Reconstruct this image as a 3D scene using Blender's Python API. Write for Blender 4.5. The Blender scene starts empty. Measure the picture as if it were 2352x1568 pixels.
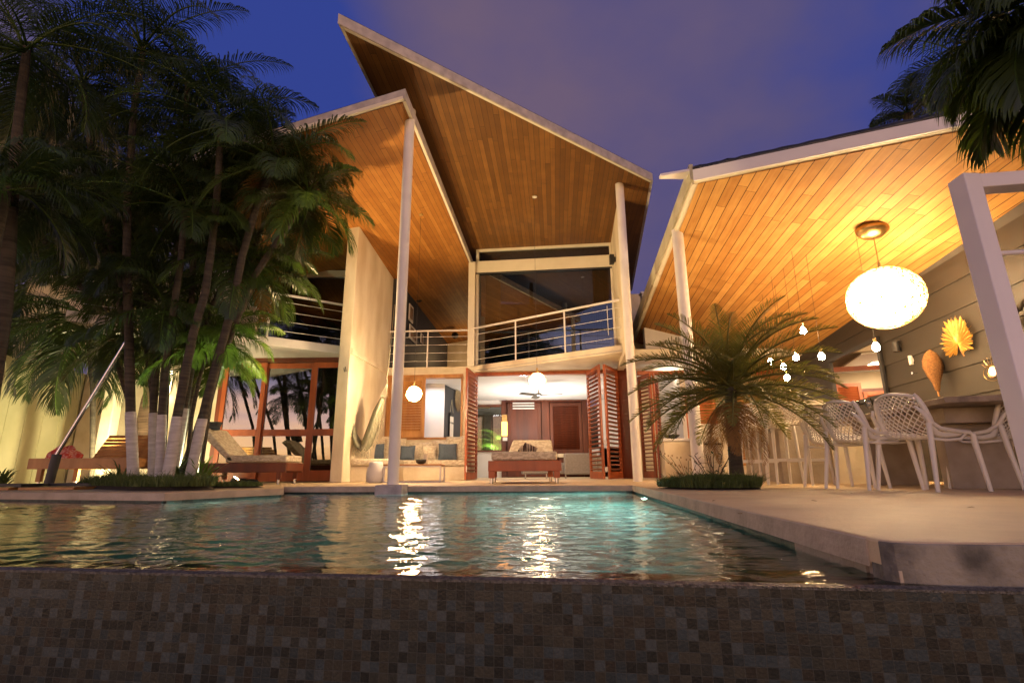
import bpy, math, random
from mathutils import Vector, Matrix, Euler, noise as mnoise
V = Vector
rad = math.radians
S = bpy.context.scene
COL = S.collection
# ---------------------------------------------------------------- camera
FPX, PITCH, ROLL, CAMH = 1200.0, rad(14.0), rad(0.4), 0.18
cam = bpy.data.cameras.new('camera'); camo = bpy.data.objects.new('camera', cam); COL.objects.link(camo)
cam.sensor_width = 36; cam.lens = FPX / 2352 * 36; cam.clip_end = 2000; cam.clip_start = 0.02
_F = V((0, math.cos(PITCH), math.sin(PITCH))); _U = V((0, -math.sin(PITCH), math.cos(PITCH))); _R = V((1, 0, 0))
_RI = _R * math.cos(ROLL) - _U * math.sin(ROLL); _UI = _R * math.sin(ROLL) + _U * math.cos(ROLL)
CAM = V((0, 0, CAMH))
camo.matrix_world = Matrix(((_RI.x, _UI.x, -_F.x, 0), (_RI.y, _UI.y, -_F.y, 0), (_RI.z, _UI.z, -_F.z, CAMH), (0, 0, 0, 1)))
S.camera = camo
def ray(px, py):
    return _F * FPX + _RI * (px - 1176) + _UI * (784 - py)
def G(px, py, z=0.0):            # point of a horizontal plane
    d = ray(px, py); return CAM + d * ((z - CAMH) / d.z)
def AY(px, py, y):               # point at a true distance y
    d = ray(px, py); return CAM + d * (y / d.y)
def PL(px, py, p, n):
    d = ray(px, py); return CAM + d * ((p - CAM).dot(n) / d.dot(n))
# ---------------------------------------------------------------- exposure, world
S.view_settings.view_transform = 'Standard'; S.view_settings.look = 'None'
S.view_settings.exposure = 0.33; S.view_settings.gamma = 1.0; S.view_settings.use_curve_mapping = False
S.cycles.use_denoising = True
S.cycles.max_bounces = 7; S.cycles.diffuse_bounces = 3; S.cycles.glossy_bounces = 4
S.cycles.transmission_bounces = 6; S.cycles.transparent_max_bounces = 12
S.cycles.sample_clamp_indirect = 4.0; S.cycles.sample_clamp_direct = 0.0
S.cycles.caustics_reflective = False; S.cycles.caustics_refractive = False
W = bpy.data.worlds.new('World'); S.world = W; W.use_nodes = True
def world():
    t = W.node_tree; N = t.nodes; L = t.links; N.clear()
    out = N.new('ShaderNodeOutputWorld'); tc = N.new('ShaderNodeTexCoord')
    sep = N.new('ShaderNodeSeparateXYZ'); L.new(tc.outputs['Generated'], sep.inputs[0])
    # front half: dusk blue with violet cloud
    mp = N.new('ShaderNodeMapping'); mp.inputs['Scale'].default_value = (1.0, 1.0, 1.6); mp.inputs['Location'].default_value = (0.35, 0.2, 0.1)
    L.new(tc.outputs['Generated'], mp.inputs[0])
    nz = N.new('ShaderNodeTexNoise'); nz.inputs['Scale'].default_value = 2.0; nz.inputs['Detail'].default_value = 5; nz.inputs['Roughness'].default_value = 0.5
    L.new(mp.outputs[0], nz.inputs[0])
    # the cloud bank is thicker towards the right-hand, upper part of the dome
    ax = N.new('ShaderNodeMath'); ax.operation = 'MULTIPLY_ADD'; ax.inputs[1].default_value = 0.10; L.new(sep.outputs['X'], ax.inputs[0]); L.new(nz.outputs[0], ax.inputs[2])
    cr = N.new('ShaderNodeValToRGB'); e = cr.color_ramp
    e.elements[0].position = 0.26; e.elements[0].color = (0.030, 0.050, 0.25, 1)
    e.elements[1].position = 0.66; e.elements[1].color = (0.135, 0.095, 0.160, 1)
    m = e.elements.new(0.46); m.color = (0.088, 0.074, 0.180, 1)
    cur = ax.outputs[0]
    for (px, py, amt, lo_) in ((600, 170, -.26, .955), (2250, 40, -.12, .96), (1050, 60, .06, .94), (1600, 450, .04, .85)):      # clear gap and thick bank in the cloud cover
        d = ray(px, py).normalized(); vm = N.new('ShaderNodeVectorMath'); vm.operation = 'DOT_PRODUCT'; L.new(tc.outputs['Generated'], vm.inputs[0]); vm.inputs[1].default_value = tuple(d)
        mm_ = N.new('ShaderNodeMapRange'); mm_.interpolation_type = 'SMOOTHSTEP'; mm_.inputs['From Min'].default_value = lo_; mm_.inputs['From Max'].default_value = 1.0; mm_.inputs['To Max'].default_value = amt; L.new(vm.outputs['Value'], mm_.inputs[0])
        aa = N.new('ShaderNodeMath'); aa.operation = 'ADD'; L.new(cur, aa.inputs[0]); L.new(mm_.outputs[0], aa.inputs[1]); cur = aa.outputs[0]
    L.new(cur, cr.inputs[0])
    # sunset half behind the viewer
    cr2 = N.new('ShaderNodeValToRGB'); e = cr2.color_ramp
    e.elements[0].position = 0.0; e.elements[0].color = (2.6, 1.3, 0.5, 1)
    e.elements[1].position = 1.0; e.elements[1].color = (0.05, 0.055, 0.13, 1)
    for p, c in ((0.045, (3.9, 2.2, 1.0)), (0.10, (2.7, 1.65, 1.3)), (0.17, (.95, .78, 1.05)), (0.28, (0.26, 0.27, 0.50)), (0.6, (0.05, 0.06, 0.11))):
        q = e.elements.new(p); q.color = (*c, 1)
    nz2 = N.new('ShaderNodeTexNoise'); nz2.inputs['Scale'].default_value = 5.0; nz2.inputs['Detail'].default_value = 5
    mp2 = N.new('ShaderNodeMapping'); mp2.inputs['Scale'].default_value = (1, 1, 5.5); L.new(tc.outputs['Generated'], mp2.inputs[0]); L.new(mp2.outputs[0], nz2.inputs[0])
    ad = N.new('ShaderNodeMath'); ad.operation = 'MULTIPLY_ADD'; ad.inputs[1].default_value = 0.16; L.new(nz2.outputs[0], ad.inputs[0]); L.new(sep.outputs['Z'], ad.inputs[2])
    sb = N.new('ShaderNodeMath'); sb.operation = 'SUBTRACT'; sb.inputs[1].default_value = 0.08; L.new(ad.outputs[0], sb.inputs[0])
    L.new(sb.outputs[0], cr2.inputs[0])
    mr = N.new('ShaderNodeMapRange'); mr.inputs['From Min'].default_value = 0.10; mr.inputs['From Max'].default_value = -0.45; L.new(sep.outputs['Y'], mr.inputs[0])
    mx = N.new('ShaderNodeMix'); mx.data_type = 'RGBA'; L.new(mr.outputs[0], mx.inputs[0]); L.new(cr.outputs[0], mx.inputs[6]); L.new(cr2.outputs[0], mx.inputs[7])
    b1 = N.new('ShaderNodeBackground'); b1.inputs[1].default_value = SKYF; L.new(mx.outputs[2], b1.inputs[0])
    sky = N.new('ShaderNodeTexSky'); sky.sky_type = 'NISHITA'; sky.sun_disc = False
    sky.sun_elevation = rad(0.0); sky.sun_rotation = rad(180); sky.air_density = 1.5; sky.dust_density = 1.0; sky.ozone_density = 3.0
    b2 = N.new('ShaderNodeBackground'); b2.inputs[1].default_value = 0.0015; L.new(sky.outputs[0], b2.inputs[0])
    a = N.new('ShaderNodeAddShader'); L.new(b1.outputs[0], a.inputs[0]); L.new(b2.outputs[0], a.inputs[1]); L.new(a.outputs[0], out.inputs[0])
SKYF = 0.88
world()
# ---------------------------------------------------------------- mesh helpers
class MB:
    def __init__(s): s.v = []; s.f = []; s.uv = None
    def add(s, vs, fs):
        o = len(s.v); s.v += [tuple(p) for p in vs]; s.f += [tuple(i + o for i in f) for f in fs]; return s
    def box(s, c, d, rz=0, rx=0, ry=0):
        x, y, z = d[0] / 2, d[1] / 2, d[2] / 2
        m = Euler((rx, ry, rz)).to_matrix(); c = V(c)
        vs = [c + m @ V(p) for p in ((-x, -y, -z), (x, -y, -z), (x, y, -z), (-x, y, -z), (-x, -y, z), (x, -y, z), (x, y, z), (-x, y, z))]
        return s.add(vs, BF)
    def b2(s, a, b):
        return s.box([(a[i] + b[i]) / 2 for i in range(3)], [abs(a[i] - b[i]) for i in range(3)])
    def beam(s, p, q, w, h, up=(0, 0, 1)):
        p = V(p); q = V(q); d = (q - p).normalized(); up = V(up)
        if abs(d.dot(up)) > .98: up = V((0, 1, 0))
        r = d.cross(up).normalized() * (w / 2); u = r.cross(d).normalized() * (h / 2)
        vs = [p - r - u, p + r - u, q + r - u, q - r - u, p - r + u, p + r + u, q + r + u, q - r + u]
        return s.add(vs, BF)
    def prism(s, pts, vec):
        n = len(pts); vec = V(vec); a = [V(p) for p in pts]; b = [p + vec for p in a]
        return s.add(a + b, [tuple(range(n - 1, -1, -1)), tuple(range(n, 2 * n))] + [(i, (i + 1) % n, (i + 1) % n + n, i + n) for i in range(n)])
    def tube(s, pts, r, n=8, cap=True):
        pts = [V(p) for p in pts]; k = len(pts)
        if not hasattr(r, '__len__'): r = [r] * k
        vs = []; prev = None
        for i, p in enumerate(pts):
            d = (pts[min(i + 1, k - 1)] - pts[max(i - 1, 0)]); d = d.normalized() if d.length > 1e-9 else V((0, 0, 1))
            if prev is None:
                a = d.cross(V((0, 0, 1)));
                if a.length < 1e-3: a = d.cross(V((0, 1, 0)))
            else: a = prev - d * prev.dot(d)
            a.normalize(); prev = a; b = d.cross(a)
            vs += [p + (a * math.cos(t) + b * math.sin(t)) * r[i] for t in [2 * math.pi * j / n for j in range(n)]]
        fs = []
        for i in range(k - 1):
            for j in range(n):
                fs.append((i * n + j, i * n + (j + 1) % n, (i + 1) * n + (j + 1) % n, (i + 1) * n + j))
        if cap: fs += [tuple(range(n - 1, -1, -1)), tuple(range((k - 1) * n, k * n))]
        return s.add(vs, fs)
    def lathe(s, prof, c, n=20, sx=1, sy=1):
        c = V(c); vs = []
        for r, z in prof: vs += [c + V((r * sx * math.cos(2 * math.pi * j / n), r * sy * math.sin(2 * math.pi * j / n), z)) for j in range(n)]
        k = len(prof); fs = [(i * n + j, i * n + (j + 1) % n, (i + 1) * n + (j + 1) % n, (i + 1) * n + j) for i in range(k - 1) for j in range(n)]
        fs += [tuple(range(n - 1, -1, -1)), tuple(range((k - 1) * n, k * n))]
        return s.add(vs, fs)
    def ball(s, c, r, n=16, m=10):
        r = (r, r, r) if not hasattr(r, '__len__') else r
        return s.lathe([(max(1e-4, math.sin(math.pi * i / m)), -math.cos(math.pi * i / m) * r[2]) for i in range(m + 1)], c, n, r[0], r[1])
    def grid(s, fn, nu, nv):
        vs = [fn(i / nu, j / nv) for i in range(nu + 1) for j in range(nv + 1)]
        return s.add(vs, [(i * (nv + 1) + j, (i + 1) * (nv + 1) + j, (i + 1) * (nv + 1) + j + 1, i * (nv + 1) + j + 1) for i in range(nu) for j in range(nv)])
BF = [(0, 3, 2, 1), (4, 5, 6, 7), (0, 1, 5, 4), (1, 2, 6, 5), (2, 3, 7, 6), (3, 0, 4, 7)]
ROOTLOC = {}
def root(name, label, cat, loc, group=None, kind=None):
    o = bpy.data.objects.new(name, None); COL.objects.link(o); o.location = loc; o.empty_display_size = .1
    o['label'] = label; o['category'] = cat
    if group: o['group'] = group
    ROOTLOC[o.name] = V(loc); return o
def origin_of(p):
    while p is not None and p.parent is not None: p = p.parent
    return ROOTLOC.get(p.name, V((0, 0, 0))) if p is not None else V((0, 0, 0))
def part(name, mb, mat, parent=None, smooth=False, bevel=0, uvdir=None, label=None):
    o0 = origin_of(parent); me = bpy.data.meshes.new(name)
    me.from_pydata([(x - o0.x, y - o0.y, z - o0.z) for x, y, z in mb.v], [], mb.f)
    if uvdir is not None:                                  # planar UV in metres: u across, v along
        ua, va, o = uvdir; l = me.uv_layers.new(name='UVMap')
        for lp in me.loops:
            p = V(mb.v[lp.vertex_index]) - V(o); l.data[lp.index].uv = (p.dot(ua), p.dot(va))
    me.materials.append(mat)
    if smooth:
        me.shade_smooth() if hasattr(me, 'shade_smooth') else None
        for p in me.polygons: p.use_smooth = True
    me.update()
    o = bpy.data.objects.new(name, me); COL.objects.link(o)
    if parent is not None: o.parent = parent
    if bevel:
        b = o.modifiers.new('bevel', 'BEVEL'); b.width = bevel; b.segments = 2; b.limit_method = 'ANGLE'; b.angle_limit = rad(40)
    if smooth == 'auto':
        for p in me.polygons: p.use_smooth = True
        try: me.set_sharp_from_angle(angle=rad(40))
        except Exception: pass
    if label: o['label'] = label
    return o
def thing(name, mb, mat, label, cat, loc=None, group=None, **k):
    """a top-level thing that is one mesh: its origin sits at loc"""
    loc = V(loc) if loc is not None else V(mb.v[0])
    m2 = MB(); m2.v = [(x - loc.x, y - loc.y, z - loc.z) for x, y, z in mb.v]; m2.f = mb.f
    if k.get('uvdir'): u = k['uvdir']; k['uvdir'] = (u[0], u[1], V(u[2]) - loc)
    o = part(name, m2, mat, None, **k); o.location = loc; o['label'] = label; o['category'] = cat
    if group: o['group'] = group
    ROOTLOC[o.name] = loc; return o
def structure(name, mb, mat, kind='structure', label=None, **k):
    o = part(name, mb, mat, None, **k); o['kind'] = kind
    if label: o['label'] = label
    return o
def dup(r, loc, rz, label, group=None, rx=None):
    def cp(o, par):
        c = o.copy(); COL.objects.link(c)
        if par is not None: c.parent = par
        for ch in list(o.children): cp(ch, c)
        return c
    c = cp(r, None); c.location = loc; c.rotation_euler = (0, 0, rz); c['label'] = label
    if group: c['group'] = group
    ROOTLOC[c.name] = V(loc); return c
# ---------------------------------------------------------------- materials
def nm(name):
    m = bpy.data.materials.new(name); m.use_nodes = True; t = m.node_tree; b = t.nodes['Principled BSDF']; return m, t, b
def lk(t, a, b): t.links.new(a, b)
def M(name, c1, c2=None, rough=.6, scale=4.0, bump=0.0, bscale=None, metal=0.0, spec=.5, detail=6, stretch=(1, 1, 1), lo=.35, hi=.65, trans=None):
    m, t, b = nm(name); N = t.nodes
    b.inputs['Roughness'].default_value = rough; b.inputs['Metallic'].default_value = metal; b.inputs['Specular IOR Level'].default_value = spec
    b.inputs['Base Color'].default_value = (*c1, 1)
    tc = N.new('ShaderNodeTexCoord'); mp = N.new('ShaderNodeMapping'); mp.inputs['Scale'].default_value = stretch; lk(t, tc.outputs['Object'], mp.inputs[0])
    if c2 is not None:
        n = N.new('ShaderNodeTexNoise'); n.inputs['Scale'].default_value = scale; n.inputs['Detail'].default_value = detail; lk(t, mp.outputs[0], n.inputs[0])
        r = N.new('ShaderNodeValToRGB'); r.color_ramp.elements[0].position = lo; r.color_ramp.elements[1].position = hi
        r.color_ramp.elements[0].color = (*c1, 1); r.color_ramp.elements[1].color = (*c2, 1)
        lk(t, n.outputs[0], r.inputs[0]); lk(t, r.outputs[0], b.inputs['Base Color'])
        mr = N.new('ShaderNodeMapRange'); mr.inputs['To Min'].default_value = max(0, rough - .12); mr.inputs['To Max'].default_value = min(1, rough + .12)
        lk(t, n.outputs[0], mr.inputs[0]); lk(t, mr.outputs[0], b.inputs['Roughness'])
    if bump:
        n2 = N.new('ShaderNodeTexNoise'); n2.inputs['Scale'].default_value = bscale or scale * 4; n2.inputs['Detail'].default_value = 6; lk(t, mp.outputs[0], n2.inputs[0])
        bp = N.new('ShaderNodeBump'); bp.inputs['Strength'].default_value = bump; bp.inputs['Distance'].default_value = .02
        lk(t, n2.outputs[0], bp.inputs['Height']); lk(t, bp.outputs[0], b.inputs['Normal'])
    if trans:
        tr = N.new('ShaderNodeBsdfTranslucent'); tr.inputs[0].default_value = (*trans, 1); ad = N.new('ShaderNodeMixShader'); ad.inputs[0].default_value = .35
        lk(t, b.outputs[0], ad.inputs[1]); lk(t, tr.outputs[0], ad.inputs[2]); lk(t, ad.outputs[0], N['Material Output'].inputs[0])
    return m
def EM(name, col, s):
    m, t, b = nm(name); b.inputs['Base Color'].default_value = (*col, 1); b.inputs['Emission Color'].default_value = (*col, 1); b.inputs['Emission Strength'].default_value = s; return m
def math_(t, op, a, b=None, c=None):
    n = t.nodes.new('ShaderNodeMath'); n.operation = op
    for i, x in enumerate((a, b, c)):
        if x is None: continue
        if isinstance(x, (int, float)): n.inputs[i].default_value = x
        else: lk(t, x, n.inputs[i])
    return n.outputs[0]
def boards(name, cols, w, ln, gap=.035, rough=.55, grain=.5):
    """timber boards laid out on the UV map (metres): colour, grain, joints; each board its own tone"""
    m, t, b = nm(name); N = t.nodes
    uv = N.new('ShaderNodeUVMap'); sp = N.new('ShaderNodeSeparateXYZ'); lk(t, uv.outputs[0], sp.inputs[0])
    u = math_(t, 'DIVIDE', sp.outputs[0], w); iu = math_(t, 'FLOOR', u); fu = math_(t, 'FRACT', u)
    wn = N.new('ShaderNodeTexWhiteNoise'); wn.noise_dimensions = '1D'; lk(t, iu, wn.inputs['W'])
    vv = math_(t, 'ADD', math_(t, 'DIVIDE', sp.outputs[1], ln), math_(t, 'MULTIPLY', wn.outputs['Value'], 7.3)); iv = math_(t, 'FLOOR', vv); fv = math_(t, 'FRACT', vv)
    cb = N.new('ShaderNodeCombineXYZ'); lk(t, iu, cb.inputs[0]); lk(t, iv, cb.inputs[1])
    w2 = N.new('ShaderNodeTexWhiteNoise'); w2.noise_dimensions = '2D'; lk(t, cb.outputs[0], w2.inputs['Vector'])
    gv = N.new('ShaderNodeCombineXYZ'); lk(t, math_(t, 'MULTIPLY', sp.outputs[0], 26.0), gv.inputs[0]); lk(t, math_(t, 'MULTIPLY', sp.outputs[1], 1.6), gv.inputs[1]); lk(t, math_(t, 'MULTIPLY', w2.outputs['Value'], 40.0), gv.inputs[2])
    nz = N.new('ShaderNodeTexNoise'); nz.inputs['Scale'].default_value = 1.0; nz.inputs['Detail'].default_value = 5; nz.inputs['Distortion'].default_value = .6; lk(t, gv.outputs[0], nz.inputs[0])
    bl = N.new('ShaderNodeTexNoise'); bl.inputs['Scale'].default_value = 3.2; bl.inputs['Detail'].default_value = 4; lk(t, uv.outputs[0], bl.inputs[0])
    fac = math_(t, 'ADD', math_(t, 'MULTIPLY', w2.outputs['Value'], .42), math_(t, 'ADD', math_(t, 'MULTIPLY', nz.outputs[0], grain), math_(t, 'MULTIPLY', bl.outputs[0], .45)))
    fac = math_(t, 'SUBTRACT', fac, .22)
    cr = N.new('ShaderNodeValToRGB'); e = cr.color_ramp; e.elements[0].position = 0.05; e.elements[1].position = .95
    e.elements[0].color = (*cols[0], 1); e.elements[1].color = (*cols[2], 1); q = e.elements.new(.5); q.color = (*cols[1], 1)
    lk(t, fac, cr.inputs[0])
    j1 = math_(t, 'LESS_THAN', fu, gap); j2 = math_(t, 'LESS_THAN', fv, .006 / ln * 1.0)
    j = math_(t, 'MAXIMUM', j1, j2)
    mx = N.new('ShaderNodeMix'); mx.data_type = 'RGBA'; lk(t, j, mx.inputs[0]); lk(t, cr.outputs[0], mx.inputs[6]); mx.inputs[7].default_value = (cols[0][0] * .12, cols[0][1] * .10, cols[0][2] * .1, 1)
    lk(t, mx.outputs[2], b.inputs['Base Color'])
    rr = math_(t, 'MULTIPLY_ADD', nz.outputs[0], .25, rough - .1); lk(t, rr, b.inputs['Roughness'])
    bp = N.new('ShaderNodeBump'); bp.inputs['Strength'].default_value = .5; bp.inputs['Distance'].default_value = .006
    hh = math_(t, 'ADD', math_(t, 'MULTIPLY', j, -1.0), math_(t, 'ADD', math_(t, 'MULTIPLY', nz.outputs[0], .15), math_(t, 'MULTIPLY', w2.outputs['Value'], .35)))
    lk(t, hh, bp.inputs['Height']); lk(t, bp.outputs[0], b.inputs['Normal']); b.inputs['Specular IOR Level'].default_value = .3
    return m
def tiles(name, w, stops, grout, rough=.25, gap=.07, bump=.5):
    m, t, b = nm(name); N = t.nodes
    uv = N.new('ShaderNodeUVMap'); sp = N.new('ShaderNodeSeparateXYZ'); lk(t, uv.outputs[0], sp.inputs[0])
    wob = N.new('ShaderNodeTexNoise'); wob.inputs['Scale'].default_value = 9; lk(t, uv.outputs[0], wob.inputs[0])
    u = math_(t, 'ADD', math_(t, 'DIVIDE', sp.outputs[0], w), math_(t, 'MULTIPLY', wob.outputs[0], .12)); v = math_(t, 'ADD', math_(t, 'DIVIDE', sp.outputs[1], w), math_(t, 'MULTIPLY', wob.outputs[0], .10))
    iu = math_(t, 'FLOOR', u); iv = math_(t, 'FLOOR', v); cb = N.new('ShaderNodeCombineXYZ'); lk(t, iu, cb.inputs[0]); lk(t, iv, cb.inputs[1])
    wn = N.new('ShaderNodeTexWhiteNoise'); wn.noise_dimensions = '2D'; lk(t, cb.outputs[0], wn.inputs['Vector'])
    cr = N.new('ShaderNodeValToRGB'); cr.color_ramp.interpolation = 'CONSTANT'; e = cr.color_ramp
    e.elements[0].position = 0; e.elements[0].color = (*stops[0], 1); e.elements[1].position = 1 - 1 / len(stops); e.elements[1].color = (*stops[-1], 1)
    for i, c in enumerate(stops[1:-1]): q = e.elements.new((i + 1) / len(stops)); q.color = (*c, 1)
    lk(t, wn.outputs['Value'], cr.inputs[0])
    big = N.new('ShaderNodeTexNoise'); big.inputs['Scale'].default_value = 120; big.inputs['Detail'].default_value = 4; lk(t, uv.outputs[0], big.inputs[0])
    bb = math_(t, 'MULTIPLY_ADD', big.outputs[0], 1.1, .45)
    mm = N.new('ShaderNodeMix'); mm.data_type = 'RGBA'; mm.blend_type = 'MULTIPLY'; mm.inputs[0].default_value = 1; lk(t, cr.outputs[0], mm.inputs[6])
    c3 = N.new('ShaderNodeCombineColor'); [lk(t, bb, c3.inputs[i]) for i in range(3)]; lk(t, c3.outputs[0], mm.inputs[7])
    fu = math_(t, 'FRACT', u); fv = math_(t, 'FRACT', v); j = math_(t, 'MAXIMUM', math_(t, 'LESS_THAN', fu, gap), math_(t, 'LESS_THAN', fv, gap))
    mx = N.new('ShaderNodeMix'); mx.data_type = 'RGBA'; lk(t, j, mx.inputs[0]); lk(t, mm.outputs[2], mx.inputs[6]); mx.inputs[7].default_value = (*grout, 1); lk(t, mx.outputs[2], b.inputs['Base Color'])
    lk(t, math_(t, 'MULTIPLY_ADD', wn.outputs['Value'], .08, rough + .16), b.inputs['Roughness'])
    bp = N.new('ShaderNodeBump'); bp.inputs['Strength'].default_value = bump; bp.inputs['Distance'].default_value = .003
    lk(t, math_(t, 'ADD', math_(t, 'MULTIPLY', j, -1.0), math_(t, 'MULTIPLY', big.outputs[0], .5)), bp.inputs['Height']); lk(t, bp.outputs[0], b.inputs['Normal'])
    return m
def glass_mat(name, tint=(.8, .85, .85), refl=.25, clear=1.0):
    m = bpy.data.materials.new(name); m.use_nodes = True; t = m.node_tree; N = t.nodes; N.clear(); out = N.new('ShaderNodeOutputMaterial')
    tr = N.new('ShaderNodeBsdfTransparent'); tr.inputs[0].default_value = (*[c * clear for c in tint], 1); gl = N.new('ShaderNodeBsdfGlossy'); gl.inputs['Roughness'].default_value = .01
    fr = N.new('ShaderNodeFresnel'); fr.inputs[0].default_value = 1.5; f = math_(t, 'MULTIPLY_ADD', fr.outputs[0], 1 - refl, refl); mx = N.new('ShaderNodeMixShader')
    lk(t, f, mx.inputs[0]); lk(t, tr.outputs[0], mx.inputs[1]); lk(t, gl.outputs[0], mx.inputs[2]); lk(t, mx.outputs[0], out.inputs[0]); return m
m_plaster = M('cream plaster', (.60, .50, .34), (.76, .68, .52), .75, 2.2, .25, 18)
m_white = M('white paint', (.72, .69, .66), (.80, .78, .75), .5, 3, .08, 30)
m_trim = M('cream trim paint', (.70, .66, .54), (.76, .72, .60), .5, 3)
m_concrete = M('grey concrete fascia', (.36, .34, .35), (.52, .49, .49), .8, 7, .3, 30)
m_fasciaw = M('white fascia metal', (.78, .77, .80), (.82, .81, .84), .4, 3)
m_deck = M('sandstone coloured terrace concrete', (.60, .45, .27), (.74, .58, .37), .58, 3.2, .25, 45, lo=.3, hi=.7)
m_cope = M('worn terrace edge', (.42, .35, .26), (.58, .49, .38), .75, 5, .4, 25, lo=.3, hi=.6)
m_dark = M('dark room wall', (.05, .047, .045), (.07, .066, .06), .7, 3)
m_charcoal = M('charcoal paint', (.022, .024, .03), (.03, .032, .038), .6, 3)
m_siding = M('dark taupe siding', (.019, .015, .011), (.026, .021, .016), .6, 3, .08, 60, stretch=(1, 1, 4))
m_roomw = M('white room plaster', (.74, .73, .72), (.80, .79, .78), .7, 2)
m_red = M('red stained timber', (.26, .058, .016), (.40, .10, .03), .38, 5, .12, 40, stretch=(1, 1, .12))
m_redd = M('deep red timber', (.085, .018, .007), (.15, .032, .011), .4, 5, .1, 40, stretch=(1, 1, .12))
m_teak = M('golden teak', (.34, .15, .04), (.50, .25, .08), .45, 6, .12, 40, stretch=(1, 1, .2))
m_ceilA = boards('soffit boards of the villa', ((.20, .074, .013), (.31, .128, .024), (.45, .21, .05)), .095, 2.6, .05)
m_ceilC = boards('soffit boards of the pavilion', ((.28, .115, .026), (.44, .215, .055), (.62, .36, .115)), .135, 2.4, .07, rough=.62, grain=.7)
m_ceilB_dim = boards('darkened soffit boards of the high roof', ((.085, .036, .008), (.145, .064, .013), (.25, .12, .03)), .095, 2.6, .05)  # same boards as the villa; dimmer light up here is put into the colour
m_tile = tiles('glass mosaic', .0262, ((.018, .022, .020), (.034, .038, .032), (.026, .038, .042), (.014, .017, .016), (.046, .047, .037), (.034, .052, .060), (.026, .024, .019), (.022, .027, .025), (.050, .066, .070), (.034, .034, .026)), (.050, .056, .050), rough=.14)
m_glass = glass_mat('tinted door glass', (.5, .52, .5), .20)
m_clear = glass_mat('clear window glass', (.92, .95, .93), .02)
m_steel = M('brushed steel', (.6, .6, .6), None, .25, metal=1)
m_brass = M('aged brass', (.55, .38, .15), (.40, .28, .12), .35, 12, metal=1)
m_black = M('black rubber', (.02, .02, .022), None, .5)
m_membrane = M('black roof membrane', (.02, .022, .028), (.035, .037, .045), .3, 5, .5, 14)
m_chair = M('cream moulded plastic', (.76, .73, .66), None, .38)
m_fabric = M('patterned cream fabric', (.50, .43, .32), (.66, .60, .48), .9, 14, .3, 60, stretch=(1, 1, 2.2), lo=.47, hi=.53, detail=2)
m_blue = M('blue cotton', (.075, .11, .16), (.10, .14, .20), .9, 30, .3, 90)
m_grey = M('grey upholstery', (.30, .28, .26), (.36, .34, .32), .9, 20, .2, 90)
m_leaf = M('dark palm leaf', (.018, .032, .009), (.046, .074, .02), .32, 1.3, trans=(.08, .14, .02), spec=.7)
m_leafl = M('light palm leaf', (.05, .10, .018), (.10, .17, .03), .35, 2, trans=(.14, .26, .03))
m_datel = M('date palm leaf', (.10, .115, .028), (.22, .21, .06), .36, 4, trans=(.22, .24, .05))
m_dry = M('dry palm leaf', (.22, .13, .04), (.34, .20, .06), .6, 4, trans=(.25, .12, .03))
m_grass = M('lawn grass blades', (.06, .10, .025), (.16, .21, .06), .55, 6, trans=(.06, .1, .02))
m_bark = M('ringed palm bark', (.035, .028, .02), (.085, .07, .05), .85, 3, .6, 25, stretch=(1, 1, 9))
m_wash = M('whitewashed bark', (.44, .42, .41), (.60, .58, .57), .85, 5, .5, 25, stretch=(1, 1, 6))
m_soil = M('planter soil', (.03, .022, .015), (.05, .036, .025), .95, 12, .6)
m_cgrey = M('cast concrete', (.30, .25, .19), (.40, .34, .27), .65, 5, .2, 40)
m_rope = M('cotton rope', (.30, .29, .22), (.42, .40, .30), .95, 30, .5, 120)
m_hammock = M('grey green hammock cloth', (.17, .18, .13), (.27, .27, .19), .95, 24, .5, 90, stretch=(1, 1, .3))
m_wicker = M('woven wicker', (.20, .09, .03), (.38, .19, .06), .7, 60, .6, 150)
m_gold = M('gilded dry palm leaf', (.62, .34, .06), (.78, .50, .13), .38, 20, metal=.35)
m_mirror = M('mirror glass', (.85, .85, .85), None, .01, metal=1)
m_frame = M('pale painted steel tube', (.74, .72, .76), (.78, .76, .80), .4, 3)
def flat(p, z): return V((p[0], p[1], z))
UP = V((0, 0, 1))
def az(a): return V((math.sin(rad(a)), math.cos(rad(a)), 0))
def flat(p, z): return V((p[0], p[1], z))
# ================================================================ ground, terrace, pool
m_ground = M('dark earth', (.02, .02, .015), (.04, .035, .025), .9, .5)
structure('ground', MB().add([(-60, -40, -1.6), (60, -40, -1.6), (60, 90, -1.6), (-60, 90, -1.6)], [(0, 1, 2, 3)]), m_ground)
_a = G(0, 1303, -.10); _b = G(2150, 1349, -.10); _w = (_b - _a).normalized(); _wn = V((-_w.y, _w.x, 0)); PA = G(2070, 1250); PA = PA + _wn * (.035 - (flat(PA, -.1) - _a).dot(_wn)); PA2 = PA + _w; PF = G(1452, 1113.2); CL = G(379, 1131.5); CL0 = G(0, 1129.5); CR = G(652, 1121)
PFm = G(652, 1117.2)
fd = (PA2 - PA).normalized(); PAe = PA + fd * 9
CLe = CL + (CL0 - CL).normalized() * 9
_d2 = (PF - PA).normalized(); PAr = [PA + _w * .10, PA + _w * .05 + _d2 * .008, PA + _w * .018 + _d2 * .022, PA + _d2 * .055, PA + _d2 * .11]
edge = [PAe] + PAr + [PF, PFm, CR, CL, CLe]
tp = [flat(p, -.07) for p in edge] + [V((-30, 14, -.07)), V((-30, 40, -.07)), V((14, 40, -.07)), V((14, PAe.y, -.07))]
tp = tp[:]
terr = MB().prism([p for p in reversed(tp)], (0, 0, .07))
structure('terrace', terr, m_deck, label='pale stone coloured concrete terrace around the pool', bevel=.008)
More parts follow.
